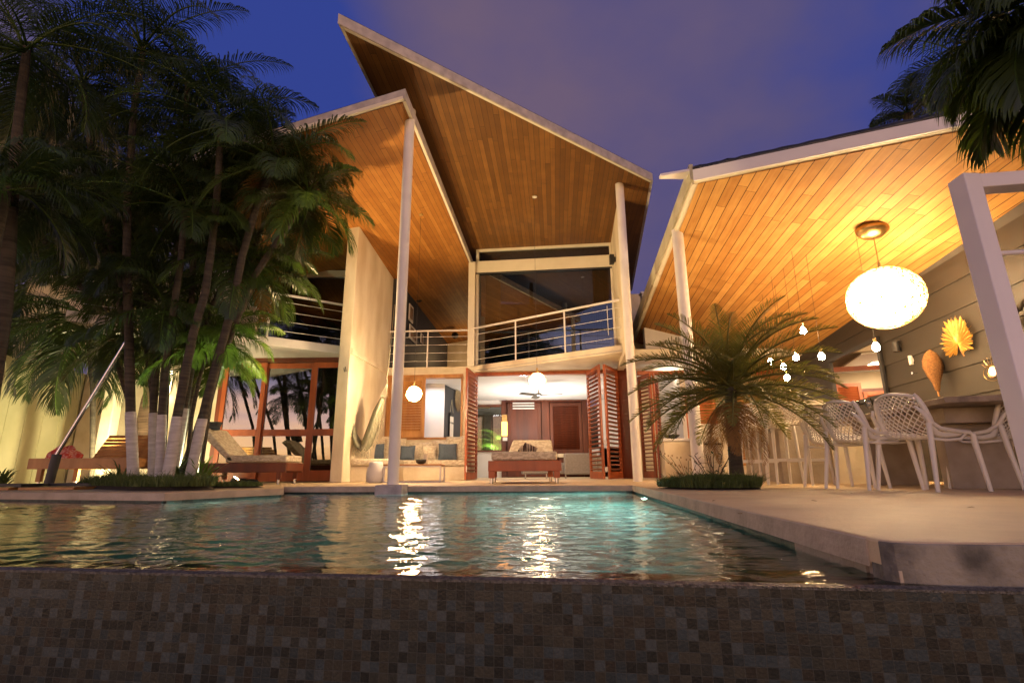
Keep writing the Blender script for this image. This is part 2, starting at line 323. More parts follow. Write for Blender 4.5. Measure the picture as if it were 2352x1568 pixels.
# worn rim of the coping, 3 mm proud of the slab edge
rim = MB()
def offs(a, b, d):
    n = (b - a).cross(UP).normalized(); return n * d
for a, b in ((PAr[-1], PF), (CR, CL), (CL, CLe), (PF, PFm)):
    a = flat(a, 0); b = flat(b, 0); n = (b - a).cross(UP).normalized() * -1
    ctr = V((-1, 4, 0));
    if (ctr - (a + b) / 2).dot(n) < 0: n = -n
    rim.prism([a + V((0, 0, -.004)), b + V((0, 0, -.004)), b + n * .004 + V((0, 0, -.007)), a + n * .004 + V((0, 0, -.007))], (0, 0, -.069))
structure('terrace_edge', rim, m_cope)
structure('terrace_foundation', MB().prism([flat(PAe, -1.5) + fd.cross(UP) * .0 + V((0, .16, 0)), flat(PA, -1.5) + V((.03, .16, 0)), flat(PA, -1.5) + V((.06, .6, 0)), flat(PAe, -1.5) + V((0, 2, 0))][::-1], (0, 0, 1.425)), m_cgrey)
m_stain = M('stained concrete face', (.10, .095, .08), (.36, .33, .27), .85, 7, .6, 40, lo=.36, hi=.60, detail=10)
structure('terrace_front', MB().prism([flat(q_, -.1055) + V((0, -.004, 0)) for q_ in ([PAe] + PAr)] + [flat(PAr[-1], -.1055) + V((.06, 0, 0)), flat(PA, -.1055) + V((.15, .10, 0)), flat(PAe, -.1055) + V((0, .12, 0))], (0, 0, .1015)), m_stain, bevel=.004)
structure('terrace_skirt', MB().prism([flat(PAe, -.106) + V((0, .012, 0)), flat(PA, -.106) + V((.02, .012, 0)), flat(PA, -.106) + V((.05, .25, 0)), flat(PAe, -.106) + V((0, .25, 0))][::-1], (0, 0, .0345)), m_cope)
# infinity wall
WA = G(0, 1303, -.10); WB = G(2150, 1349, -.10); wd = (WB - WA).normalized(); wn = V((wd.y, -wd.x, 0))
if wn.y > 0: wn = -wn
W0 = WA - wd * 7; W1_ = WB + wd * .32
# gentle bow of the wall: the left part swings back a little as in the photo
def inf_pt(t): return W0.lerp(WB + wd * 6, t)
wal = MB(); n_ = -wn
wal.prism([flat(W0, -1.6), flat(W0, -.106), flat(WB + wd * 6, -.106), flat(WB + wd * 6, -1.6)], n_ * .13)
uvw = (wd, UP, flat(WA, 0))
thing('infinity_edge_wall', wal, m_tile, 'dark mosaic tiled wall that the pool water spills over', 'wall', loc=flat(WA, -1.6), uvdir=uvw, bevel=.006)
# pale wet lip on top of the wall
m_lip = M('limescale on the pool lip', (.07, .07, .06), (.18, .17, .15), .35, 90, .5, 200, lo=.4, hi=.6)
lip = MB(); K = 260; vs = []
for i in range(K + 1):
    p = W0.lerp(WB + wd * .3, i / K); h = mnoise.noise(p * 14) * .0012
    vs += [flat(p + wn * .003, -.111 + h), flat(p + wn * .0045, -.104 + h * .6), flat(p + n_ * .012, -.0985)]
lip.add(vs, [(i * 3 + k, (i + 1) * 3 + k, (i + 1) * 3 + k + 1, i * 3 + k + 1) for i in range(K) for k in (0, 1)])
structure('pool_lip', lip, m_lip)
# basin walls and floor, blue green mosaic
m_pool = tiles('pool basin mosaic', .05, ((.035, .06, .055), (.05, .085, .075), (.03, .05, .05), (.06, .10, .09), (.045, .07, .065)), (.10, .14, .13), rough=.3, bump=.1)
def wallstrip(name, a, b, z0, z1, mat, back, ua=None):
    a = flat(a, 0); b = flat(b, 0); d = (b - a).normalized(); mb = MB().prism([flat(a, z0), flat(a, z1), flat(b, z1), flat(b, z0)], back)
    return mb, (d, UP, a)
inner = [PA, PF, PFm, CR, CL, CLe]
for i in range(len(inner) - 1):
    a, b = inner[i], inner[i + 1]; n = (b - a).cross(UP).normalized()
    if (V((-1, 4, 0)) - flat((a + b) / 2, 0)).dot(n) > 0: n = -n
    mb, uvd = wallstrip('pool_wall', a + n * .03 + ((b - a).normalized() * .14 if i == 0 else V((0, 0, 0))), b + n * .03, -1.35, -.071, m_pool, n * .2)
    structure('pool_side', mb, m_pool, uvdir=uvd)
fl = MB().add([(-14, 0, -1.3), (6, 0, -1.3), (6, 11, -1.3), (-14, 11, -1.3)], [(0, 1, 2, 3)])
structure('pool_floor', fl, m_pool, uvdir=(V((1, 0, 0)), V((0, 1, 0)), V((0, 0, 0))))
def water_mat():
    m = bpy.data.materials.new('pool water'); m.use_nodes = True; t = m.node_tree; N = t.nodes; b = N['Principled BSDF']
    b.inputs['Base Color'].default_value = (.62, .86, .82, 1); b.inputs['Roughness'].default_value = .015; b.inputs['IOR'].default_value = 1.333
    b.inputs['Transmission Weight'].default_value = 1.0
    tc = N.new('ShaderNodeTexCoord'); mp = N.new('ShaderNodeMapping'); mp.inputs['Rotation'].default_value = (0, 0, .25); mp.inputs['Scale'].default_value = (.7, 1.5, 1); lk(t, tc.outputs['Object'], mp.inputs[0])
    a = N.new('ShaderNodeTexNoise'); a.inputs['Scale'].default_value = 7.5; a.inputs['Detail'].default_value = 2.0; a.inputs['Distortion'].default_value = .5; lk(t, mp.outputs[0], a.inputs[0])
    c = N.new('ShaderNodeTexNoise'); c.inputs['Scale'].default_value = 15.0; c.inputs['Detail'].default_value = 3.5; c.inputs['Distortion'].default_value = .8; lk(t, mp.outputs[0], c.inputs[0])
    s = math_(t, 'ADD', math_(t, 'MULTIPLY', a.outputs[0], WAVE[0]), math_(t, 'MULTIPLY', c.outputs[0], WAVE[1]))
    bp = N.new('ShaderNodeBump'); bp.inputs['Strength'].default_value = 1.0; bp.inputs['Distance'].default_value = 1.0
    lk(t, s, bp.inputs['Height']); lk(t, bp.outputs[0], b.inputs['Normal'])
    return m
WAMP = 1.0
WAVE = (.0035, .0030)
wtr = MB().add([flat(W0 + n_ * .006, -.100), flat(WB + wd * .25 + n_ * .006, -.100), V((PF.x + .35, PF.y + .3, -.1)), V((-14, 9.5, -.1))], [(0, 1, 2, 3)])
import numpy as np
rng = np.random.RandomState(4); NR, NC = 520, 430
yy = 1.15 * (9.3 / 1.15) ** np.linspace(0, 1, NR)
wy = lambda x: WA.y + (x - WA.x) * (WB.y - WA.y) / (WB.x - WA.x)
X = np.zeros((NR, NC)); Y = np.zeros((NR, NC))
for i, y_ in enumerate(yy):
    xl_, xr_ = -1.15 * y_ - .6, min(PF.x + .3, .98 + (y_ - 1.37) * (PF.x - PA.x) / (PF.y - PA.y) + .10)
    X[i, :40] = np.linspace(-14, xl_, 41)[:40]; X[i, 40:] = np.linspace(xl_, xr_, NC - 40); Y[i, :] = y_
y0_ = wy(X) + .007 * 1.0; f_ = np.clip((yy[:, None] - yy[0]) / (yy[-1] - yy[0]), 0, 1); Y = y0_ + (9.3 - y0_) * ((Y - yy[0]) / (yy[-1] - yy[0]))
H = np.zeros_like(X); env = .65 + .35 * np.sin(X * 1.3 + 1.1 * np.sin(Y * 1.7)) * np.sin(Y * 1.9 + .8 * np.sin(X * .9 + 2))
for k_ in range(54):
    lam = .036 * (7 ** rng.rand()); kk = 2 * math.pi / lam; th = math.pi / 2 + rng.normal(0, .75); ph = rng.rand() * 6.28
    sl_ = .022 * (1.0 if lam > .10 else .8); H += (sl_ / kk) * np.sin(kk * (X * math.cos(th) + Y * math.sin(th)) + ph + .7 * np.sin(X * 2.1 * rng.rand() + k_) + .7 * np.sin(Y * 2.3 * rng.rand()))
edge_ = np.clip((Y - y0_) / .10, 0, 1); H = H * env * edge_ * WAMP
wtr = MB(); wtr.v = [(float(a_), float(b_), float(c_) - .100) for a_, b_, c_ in zip(X.ravel(), Y.ravel(), H.ravel())]
wtr.f = [(i * NC + j, i * NC + j + 1, (i + 1) * NC + j + 1, (i + 1) * NC + j) for i in range(NR - 1) for j in range(NC - 1)]
structure('pool_water', wtr, water_mat(), smooth=True, label='rippled pool water level with the mosaic rim')
# ================================================================ villa
villa = root('villa', 'two storey villa with tilted timber lined roofs and lit open living room behind the pool', 'house', (0, 13, 0))
pav = root('pavilion', 'open dining pavilion with glowing timber soffit and dark board wall right of the pool', 'pavilion', (4.2, 9, 0))
W1 = AY(1092, 572, 13.4); W2 = AY(1403, 556, 12.2); B1 = AY(1424, 423, 9.5)
nB = (W2 - W1).cross(B1 - W1).normalized()
if nB.z < 0: nB = -nB
A1 = AY(937, 275, 7.3); E1 = AY(1085, 605, 13.35); N1 = AY(823, 520, 10.4)
nA = (E1 - A1).cross(N1 - A1).normalized()
if nA.z < 0: nA = -nA
def zA(x, y): return A1.z - (nA.x * (x - A1.x) + nA.y * (y - A1.y)) / nA.z
def zB(x, y): return W1.z - (nB.x * (x - W1.x) + nB.y * (y - W1.y)) / nB.z
def inset(poly, d):
    c = sum(poly, V((0, 0, 0))) / len(poly); out = []; n = len(poly)
    for i in range(n):
        a, b, e = poly[i - 1], poly[i], poly[(i + 1) % n]
        d1 = (b - a).normalized(); d2 = (e - b).normalized(); nn = (d1.cross(d2)).normalized()
        n1 = nn.cross(d1); n2 = nn.cross(d2)
        if (c - b).dot(n1) < 0 and (c - a).dot(n1) < 0: n1 = -n1
        if (c - b).dot(n2) < 0 and (c - e).dot(n2) < 0: n2 = -n2
        bis = (n1 + n2); k = d / max(.2, (1 + n1.dot(n2)) ); out.append(b + bis * k)
    return out
def roof(par, poly, th, n, bdir, m_edge, m_board, ins=.05):
    r = part('roof', MB().prism(poly, V((0, 0, th))), m_edge, par, bevel=.006)
    pin = inset(poly, ins); vdir = (bdir - n * bdir.dot(n)).normalized(); udir = vdir.cross(n).normalized()
    part('timber_soffit', MB().prism([p - V((0, 0, .012)) for p in pin], V((0, 0, .0115))), m_board, r, uvdir=(udir, vdir, poly[0]))
    part('roof_membrane', MB().prism([p + V((0, 0, th + .001)) for p in inset(poly, .03)], V((0, 0, .03))), m_membrane, r)
    return r
bd = (ray(1285, 1000)).normalized()
# roof A, the lower, left-hand one
pA = PL(930, 225, A1, nA); qA = PL(715, 290, A1, nA); eA = PL(1085, 608, A1, nA)
aR = (eA - pA).normalized(); aF = (qA - pA).normalized()
R2 = pA + aR * 15.5; L1 = pA + aF * 5.3; L2 = L1 + aR * 15.5
roofA = roof(villa, [pA, R2, L2, L1], .17, nA, bd, m_concrete, m_ceilA, .06)
def trimline(par, a, b, w, mat, name='roof_trim', up=.0):
    mb = MB().beam(a + V((0, 0, .018)), b + V((0, 0, .018)), w, .055); return part(name, mb, mat, par)
trimline(roofA, pA + aR * .02 + aF * .03 , L1, .045, m_trim)
trimline(roofA, pA + aR * .07 + aF * .03, pA + aR * 6.6 + aF * .03, .045, m_trim)
# roof B, the upper wedge
b1 = PL(775, 53, W1, nB); b2 = PL(1500, 416, W1, nB); b3 = PL(1452, 668, W1, nB); bl = PL(858, 218, W1, nB)
b4 = b1 + (bl - b1).normalized() * 9.5
roofB = roof(villa, [b1, b2, b3, b4], .17, nB, bd, m_concrete, m_ceilB_dim, .06)
e_ = (b2 - b1).normalized(); trimline(roofB, b1 + e_ * .05 + V((.0, .05, 0)), b2 - e_ * .05 + V((0, .05, 0)), .04, m_trim)
e2 = (b4 - b1).normalized(); trimline(roofB, b1 + e2 * .06 + V((.03, 0, 0)), b4 + V((.03, 0, 0)), .04, m_trim)
part('canopy_disc', MB().lathe([(.05, 0), (.05, .02), (.03, .03)], PL(1228, 449, W1, nB) - V((0, 0, .045)), 12), m_white, roofB)  # this disc is the ceiling canopy of the globe pendant
# columns
def column(par, x, y, z1, r=.078, mat=None, name='column', z0=0):
    return part(name, MB().tube([(x, y, z0), (x, y, z1)], r, 24), mat or m_white, par, smooth='auto')
cA = AY(925, 700, 7.35); column(villa, A1.x + .02, 7.35, zA(A1.x, 7.35) + .03, .078)
part('plinth', MB().box((A1.x + .02, 7.3, -.13), (.36, .42, .31)), m_concrete, villa, bevel=.015)
dD = AY(945, 225, 7.75); column(villa, dD.x, 7.75, zB(dD.x, 7.75), .085, z0=zA(dD.x, 7.75) + .17, name='upper_column')
column(villa, AY(1448, 790, 9.5).x - .02, 9.5, zB(2.2, 9.5), .082)
# fin wall left (end face towards the pool)
x0 = AY(785, 1104, 10.4).x; x1 = AY(889, 859, 13.3).x; 
fw = MB(); xa = x0 - .24
pts = [(xa, 10.4), (x0, 10.4), (x1, 13.5), (x1 - .24, 13.5)]
fw.add([(x, y, 0) for x, y in pts] + [(x, y, zA(x, y) + .02) for x, y in pts], BF)
m_fin = M('stained cream render', (.58, .49, .33), (.78, .71, .56), .8, 1.6, .35, 14, stretch=(1, 1, .45), lo=.3, hi=.62)
finw = part('fin_wall', fw, m_fin, villa, bevel=.02)
la = AY(803.6, 812, 10.4); lb = AY(889, 858, 13.25)
part('wall_ledge', MB().prism([V((x0 - .02, 10.42, la.z)), V((x0 + .035, 10.42, la.z)), V((x1 + .035, 13.3, lb.z)), V((x1 - .02, 13.3, lb.z))], (0, 0, .11)), m_fin, finw, bevel=.01)
part('wall_hook', MB().tube([AY(793, 842, 10.38), AY(795, 852, 10.34), AY(791, 853, 10.36), AY(790, 845, 10.38)], .008, 6), m_black, finw)
# facade line (lower floor), direction across the house
vd = V((math.cos(rad(4.6)), -math.sin(rad(4.6)), 0)); ud = az(4.6)
def fac(x, off=0): return V((x, 13.2 - .0805 * (x + 1) + off, 0))
def facpx(px, py, off=0):
    return PL(px, py, fac(0, off), ud)
def fbox(mb, xa, xb, z0, z1, t=.14, off=0):
    a, b = fac(xa, off), fac(xb, off); mb.prism([flat(a, z0), flat(b, z0), flat(b, z1), flat(a, z1)], ud * t); return mb
HEAD = facpx(1095, 866).z; XW0 = x1; XWa = facpx(884, 980).x; XWb = facpx(1062, 980).x; XD0 = facpx(1092, 1000).x; XD1 = facpx(1457, 1000).x; SILL = facpx(1000, 1009).z
gw = MB()
fbox(gw, XW0 - .1, XD0 - .02, 0, SILL, .16); fbox(gw, XW0 - .1, XWa, SILL, 2.66, .16); fbox(gw, XW0 - .1, XD0 - .02, HEAD + .09, 2.66, .16)
fbox(gw, XWb, XD0 - .02, SILL, HEAD + .09, .16); fbox(gw, XD0 - .02, XD1 + .6, HEAD + .12, 2.66, .16); fbox(gw, XD1 + .02, XD1 + .14, 0, HEAD + .12, .16)
gwall = part('ground_floor_wall', gw, m_plaster, villa)
# timber window frame with sliding louvre
wf = MB(); T = .07
for a_, b_, z0, z1 in ((XWa, XWb, HEAD + .0, HEAD + .09), (XWa, XWb, SILL, SILL + .055), (XWa, XWa + T, SILL, HEAD), (XWb - .05, XWb, SILL, HEAD)): fbox(wf, a_, b_, z0, z1, .2, -.03)
wfr = part('window', wf, m_teak, villa, bevel=.004)
def louvre(par, a, b, z0, z1, mat, n, st=.085, th=.04, name='louvre_shutter', tilt=.5, gapz=0, mid=False, matslat=None, label=None, nshow=None):
    """leaf between plan points a and b: stiles, rails and a bank of tilted slats"""
    a = flat(a, 0); b = flat(b, 0); d = (b - a).normalized(); nn = V((d.y, -d.x, 0)); fr = MB()
    def bar(s0, s1, za, zb, t=th): fr.prism([flat(a + d * s0, za), flat(a + d * s1, za), flat(a + d * s1, zb), flat(a + d * s0, zb)], nn * t)
    Ln = (b - a).length; bar(0, st, z0, z1); bar(Ln - st, Ln, z0, z1); bar(st, Ln - st, z1 - .1, z1); bar(st, Ln - st, z0, z0 + .16)
    if mid: bar(st, Ln - st, mid, mid + .1)
    f = part(name, fr, mat, par, bevel=.003, label=label)
    sl = MB(); H = z1 - z0 - .26
    for i in range(n):
        z = z0 + .16 + H * (i + .5) / n; c = (a + d * (Ln / 2)) + nn * (th / 2)
        w = H / n * 1.02
        p = flat(a + d * st, z) + nn * (th / 2); q = flat(a + d * (Ln - st), z) + nn * (th / 2)
        k = nn * math.cos(tilt) * w / 2 + UP * math.sin(tilt) * w / 2; m_ = (nn * -math.sin(tilt) + UP * math.cos(tilt)) * .005
        sl.add([p - k - m_, q - k - m_, q + k - m_, p + k - m_, p - k + m_, q - k + m_, q + k + m_, p + k + m_], BF)
    part('slats', sl, matslat or mat, f); return f
xs = facpx(976, 980).x
louvre(wfr, fac(XWa + .06, -.06), fac(xs, -.06), SILL + .05, HEAD + .02, m_teak, 19, .10, .04, name='sliding_louvre', tilt=.95)
# lintel rail and folding shutters
lt = MB(); fbox(lt, XD0 - .02, XD1, HEAD + .03, HEAD + .115, .12, -.01); lint = part('door_head_rail', lt, m_red, villa, bevel=.004)
def gp(px, py, y): p = AY(px, py, y); return V((p.x, p.y, 0))
TS = HEAD + .02
s1 = louvre(lint, gp(1066, 1102, 12.05), gp(1092, 1101, 13.12), .015, TS, m_red, 24, .09, .045, name='folding_shutter', tilt=.35)
s2 = louvre(lint, gp(1360, 1100, 12.75), gp(1391, 1102, 11.75), .015, TS, m_red, 24, .09, .045, name='folding_shutter', tilt=.25)
s3 = louvre(lint, gp(1397, 1102, 11.75), gp(1428, 1101, 12.5), .015, TS, m_red, 24, .09, .045, name='folding_shutter', tilt=.25)
pn = MB(); a_ = gp(1430, 1101, 12.5); b_ = gp(1456, 1101, 12.3); pn.prism([flat(a_, .01), flat(b_, .01), flat(b_, TS + .02), flat(a_, TS + .02)], (0, .06, 0)); part('door_jamb_panel', pn, m_redd, lint)
for s_, ptx in ((s2, 1394),):
    for zz in (.22, .80, 1.92, 2.28):
        hp = gp(ptx, 1100, 11.73); part('hinge', MB().box((hp.x, hp.y, zz), (.07, .012, .11)), m_steel, s_, bevel=.002)
part('shutter_bolt', MB().box(V(gp(1071, 1100, 12.03)) + V((0, -.01, .25)), (.02, .02, .14)), m_steel, s1)
# upper slab
kL = V((x1 - .02, 13.35, 0)); kM = gp(1079, 845, 13.25); kR = gp(1452, 800, 10.85)
ZS = 2.83
sl = [flat(kL, 2.655), flat(kM, 2.655), flat(kR, 2.655), V((kR.x + .12, 11.1, 2.655)), V((3.5, 15.2, 2.655)), V((-3.1, 15.4, 2.655))]
slab = part('balcony_slab', MB().prism(sl, (0, 0, ZS - 2.655)), m_fin, villa, bevel=.01)
part('drip_groove', MB().beam(flat(kM, 2.70) + V((0, -.012, 0)), flat(kR, 2.70) + V((0, -.012, 0)), .012, .012), m_concrete, slab)
def railing(par, A, B, zf, zr, posts, nw, extra_end=.0, thin=None):
    rl = part('railing', MB().beam(flat(A, zr - .02), flat(B, zr - .02), .045, .04), m_white, par, bevel=.003)
    for p in posts: q = A.lerp(B, p); part('post', MB().box((q.x, q.y, (zf + zr) / 2 - .02), (.035, .035, zr - zf - .04)), m_white, rl)
    for i in range(nw):
        z = zf + (zr - zf) * (i + .75) / (nw + .6); part('wire', MB().tube([flat(A, z), flat(B, z)], .0055, 6), m_white, rl)
    if thin: q = A.lerp(B, thin); part('wire_spacer', MB().tube([flat(q, zf + .25), flat(q, zr - .1)], .006, 6), m_white, rl)
    return rl
off = V((0, .05, 0))
railing(slab, kL + V((0, .05, 0)), kM + V((0, .05, 0)), ZS, ZS + 1.0, (.48,), 4)
kMr = kM + V((.02, .06, 0)); kRr = kR + V((-.1, .05, 0))
def tpx(px, y=760):
    d = ray(px, y); best = min(range(0, 1001), key=lambda i: abs(((kMr.lerp(kRr, i / 1000)).x) / (kMr.lerp(kRr, i / 1000)).y - d.x / d.y)); return best / 1000
railing(slab, kMr, kRr, ZS, ZS + 1.03, (tpx(1184), tpx(1297)), 4, thin=tpx(1396, 740))
# kink pier and big window
pier = gp(1083, 730, 13.32)
part('window_pier', MB().b2((pier.x - .09, 13.24, ZS), (pier.x + .09, 13.5, E1.z + .0)), m_trim, villa, bevel=.008)
WL = V((W1.x + .02, W1.y, 0)); WR = V((W2.x, W2.y, 0)); wdn = (WR - WL).normalized(); wbk = V((-wdn.y, wdn.x, 0))
if wbk.y < 0: wbk = -wbk
def wbar(mb, t0, t1, za0, za1, zb0, zb1, d=.12, o=0):   # bar along the window line; z at left and right ends
    a = WL.lerp(WR, t0) - wbk * o; b = WL.lerp(WR, t1) - wbk * o
    mb.prism([flat(a, za0), flat(b, zb0), flat(b, zb1), flat(a, za1)], wbk * d); return mb
zl, zr_ = W1.z, W2.z; tl = AY(1092, 601, 13.4).z; bl_ = AY(1092, 627, 13.4).z; tr_ = AY(1404, 586, 12.2).z; br_ = AY(1404, 613, 12.2).z
wm = MB(); wbar(wm, 0, 1, zl - .07, zl + .03, zr_ - .07, zr_ + .03); wbar(wm, -.02, 1, bl_, tl, br_, tr_, .16, .04)
wbar(wm, 0, .02, ZS, zl, ZS, zl); wbar(wm, .985, 1, ZS, zr_, ZS, zr_)
bw = part('upper_window', wm, m_trim, villa, bevel=.006)
m_sky_glass = glass_mat('dusky window glass', (.42, .45, .44), .13)
g1 = MB(); wbar(g1, .02, .985, ZS, bl_, ZS, br_, .01, -.06); part('pane', g1, m_sky_glass, bw)
g2 = MB(); wbar(g2, .02, .985, tl, zl - .07, tr_, zr_ - .07, .01, -.06); part('pane', g2, m_sky_glass, bw)
g3 = MB(); wbar(g3, 0, 1, bl_ - .03, bl_, br_ - .03, br_, .06, .03); part('blind_rail', g3, m_black, bw)
lamp_p = gp(1411, 600, 11.6)
# right fin wall behind the column
f2a = V((W2.x + .02, W2.y, 0)); f2b = gp(1427, 600, 10.1)
q = [(f2b.x, f2b.y), (f2b.x + .12, f2b.y), (f2a.x + .16, f2a.y + .2), (f2a.x, f2a.y + .2)]
part('fin_wall', MB().add([(x, y, ZS - .3) for x, y in q] + [(x, y, zB(x, y) + .02) for x, y in q], BF), m_fin, villa, bevel=.01)
wl = AY(1411, 596, 11.2); part('wall_light', MB().box(wl + V((-.06, 0, 0)), (.10, .12, .22)).box(wl, (.06, .05, .12)), m_black, villa, bevel=.006)
# upper rooms: dark shells behind the glass
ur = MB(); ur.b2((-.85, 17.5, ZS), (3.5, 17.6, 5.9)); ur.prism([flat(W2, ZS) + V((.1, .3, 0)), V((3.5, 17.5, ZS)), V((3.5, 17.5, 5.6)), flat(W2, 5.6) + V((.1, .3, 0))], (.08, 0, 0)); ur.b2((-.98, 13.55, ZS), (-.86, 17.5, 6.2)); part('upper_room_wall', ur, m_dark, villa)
q_ = [WL + wbk * .15, WR + wbk * .15, V((3.4, 17.5, 0)), V((-.85, 17.5, 0))]; part('upper_room_ceiling', MB().prism([flat(p, zB(p.x, p.y) - .10) for p in q_], (0, 0, .03)), M('grey green ceiling', (.26, .27, .22), (.30, .31, .26), .8, 1), villa)
m_curt = M('grey curtain', (.09, .08, .085), (.16, .145, .15), .9, 3, stretch=(6, 6, .1))
def curtain(x0, y0, x1, y1, z0, z1, n=14, a=.05):
    mb = MB(); d = V((x1 - x0, y1 - y0, 0)); nn = V((-d.y, d.x, 0)).normalized()
    mb.grid(lambda u, v: V((x0, y0, z0 + (z1 - z0) * v)) + d * u + nn * (a * math.sin(u * n * math.pi)), n * 6, 1); return mb
cw1 = WL.lerp(WR, .05) + wbk * .25; cw2 = WL.lerp(WR, .17) + wbk * .25; part('curtain', curtain(cw1.x, cw1.y, cw2.x, cw2.y, ZS, 5.9), m_curt, villa, smooth=True)
cw1 = WL.lerp(WR, .85) + wbk * .25; cw2 = WL.lerp(WR, .96) + wbk * .25; part('curtain', curtain(cw1.x, cw1.y, cw2.x, cw2.y, ZS, 5.6), m_curt, villa, smooth=True)
cw1 = WL.lerp(WR, .28) + wbk * 1.6; cw2 = WL.lerp(WR, .31) + wbk * 1.6; part('interior_post', MB().b2((cw1.x, cw1.y, ZS), (cw2.x, cw2.y + .1, 5.6)), m_dark, villa)
# upper hall with the dark picture wall
dw0 = gp(913, 633, 13.5); dw1 = gp(1028, 800, 21.0)
part('hall_wall', MB().add([(x, y, ZS - .17) for x, y in ((dw0.x - .15, dw0.y), (dw0.x, dw0.y), (dw1.x, dw1.y), (dw1.x - .15, dw1.y))] + [(x, y, zA(x, y) + .02) for x, y in ((dw0.x - .15, dw0.y), (dw0.x, dw0.y), (dw1.x, dw1.y), (dw1.x - .15, dw1.y))], BF), m_charcoal, villa)
part('hall_end_wall', MB().b2((dw1.x, 21.0, ZS), (-.9, 21.15, 5.7)), m_plaster, villa)
m_bluelit = EM('evening window pane', (.05, .08, .35), .8)
part('hall_floor', MB().b2((-3.2, 15.4, 2.66), (-.9, 21, 2.82)), m_teak, villa)
# left part: glass doors, balcony, window band
YD = 11.2
def yb(mb, x0, x1, z0, z1, y0=YD, t=.08): return mb.b2((x0, y0, z0), (x1, y0 + t, z1))
dz = 2.60; dxr = xa + .0; gx = [AY(p, 1000, YD).x for p in (492, 556, 600, 706, 716, 771)]
df = MB(); xl = AY(492, 1000, YD).x
yb(df, xl - .05, xa, dz - .06, dz + .06); yb(df, xa - .06, xa, 0, dz - .06); yb(df, xl - .05, xl + .05, 0, dz - .06)
dfr = part('glass_door_frame', df, m_redd, villa, bevel=.004)
def gdoor(xa_, xb_, y0, label=None):
    fr = MB(); st = .095
    yb(fr, xa_, xa_ + st, .02, dz - .07, y0, .05); yb(fr, xb_ - st, xb_, .02, dz - .07, y0, .05); yb(fr, xa_ + st, xb_ - st, dz - .19, dz - .07, y0, .05)
    yb(fr, xa_ + st, xb_ - st, .02, .24, y0, .05); yb(fr, xa_ + st, xb_ - st, .95, 1.09, y0, .05)
    d = part('glass_door', fr, m_red, dfr, bevel=.004)
    p = MB(); yb(p, xa_ + st, xb_ - st, .24, .95, y0 + .02, .01); part('pane', p, m_glass, d)
    p = MB(); yb(p, xa_ + st, xb_ - st, 1.09, dz - .19, y0 + .02, .01); part('pane', p, m_glass, d)
    return d
xm = AY(708, 1000, YD).x; xm2 = AY(598, 1000, YD).x
gdoor(xm, xa - .06, YD - .02); gdoor(xm2 - .08, xm + .03, YD + .04); gdoor(xl + .05, xm2, YD - .02)
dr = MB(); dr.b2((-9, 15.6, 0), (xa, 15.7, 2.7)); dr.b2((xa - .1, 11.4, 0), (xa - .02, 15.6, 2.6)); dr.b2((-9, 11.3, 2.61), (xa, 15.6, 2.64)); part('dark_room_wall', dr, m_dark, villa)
m_floor_in = M('polished room floor', (.42, .38, .33), (.5, .46, .40), .3, 2)
# left slab: edge swings towards the viewer on the left
bL0 = gp(790, 806, 10.9); bL1 = gp(653, 792, 10.2); bdn = (bL1 - bL0).normalized(); bL2 = bL0 + bdn * 4.6
slabL = part('balcony_slab', MB().prism([flat(p, 2.64) for p in (V((xa, bL0.y, 0)), bL0, bL2, V((bL2.x - .3, 15, 0)), V((xa, 15, 0)))][1:] + [], (0, 0, .18)), m_white, villa, bevel=.01)
railing(slabL, bL0 + V((0, .05, 0)), bL2 + V((0, .05, 0)), 2.82, 3.76, (.34, .70), 4)
yw = 12.3
upw = MB(); upw.b2((-8.6, yw, 4.95), (xa, yw + .2, 5.12)); upw.b2((-6.4, yw, 2.82), (-6.25, yw + .2, 4.95))
upf = part('upper_window_left', upw, m_trim, villa); upf.name = 'upper_window'
part('pane', MB().b2((-6.25, yw + .08, 2.82), (xa, yw + .09, 4.95)), glass_mat('dark upper glass', (.35, .36, .34), .12), upf)
part('pane', MB().b2((-8.6, yw + .08, 5.12), (xa, yw + .09, 5.6)), glass_mat('dark clerestory glass', (.35, .36, .34), .12), upf)
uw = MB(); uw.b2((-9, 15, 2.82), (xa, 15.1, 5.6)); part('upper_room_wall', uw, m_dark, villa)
# plastered wall left of the doors
pw = MB(); pw.b2((-9.6, 11.6, 0), (xl - .05, 11.85, 2.64)); pw.b2((-12, 12.2, 2.82), (-6.4, 12.4, 5.0)); part('ground_floor_wall', pw, m_plaster, villa)
# ---- living room shell
rm = MB(); yb_ = 18.2
rx0, rx1 = -3.3, 4.2
rm.b2((rx0, 13.4, 2.60), (rx1, yb_, 2.64))
lw = gp(1019, 1000, 14.6); 
part('living_room_ceiling', rm, m_roomw, villa)
rw = MB(); rw.b2((rx0, 14.6, 0), (lw.x, 14.75, 2.6)); part('living_room_wall', rw, m_roomw, villa)
rq = gp(1094, 1000, 18.2); dkw = MB().add([(lw.x, 14.6, 0), (rq.x, 18.2, 0), (rq.x - .1, 18.2, 0), (lw.x - .1, 14.7, 0), (lw.x, 14.6, 2.58), (rq.x, 18.2, 2.58), (rq.x - .1, 18.2, 2.58), (lw.x - .1, 14.7, 2.58)], BF)
part('accent_wall', dkw, m_charcoal, villa)
XB = lambda px: AY(px, 1000, 18.2).x
ZB = lambda py, px=1200: AY(px, py, 18.2).z
bk = MB(); bk.b2((rq.x - .1, 18.2, 0), (XB(1152), 18.3, ZB(1035))); bk.b2((rq.x - .1, 18.2, ZB(930)), (XB(1152), 18.3, 2.6)); bk.b2((XB(1350), 18.2, 0), (rx1 + 2, 18.3, ZB(1030))); bk.b2((XB(1352), 18.2, ZB(918)), (rx1 + 2, 18.3, 2.6)); bk.b2((XB(1375), 18.2, 0), (rx1 + 2, 18.3, 2.6))
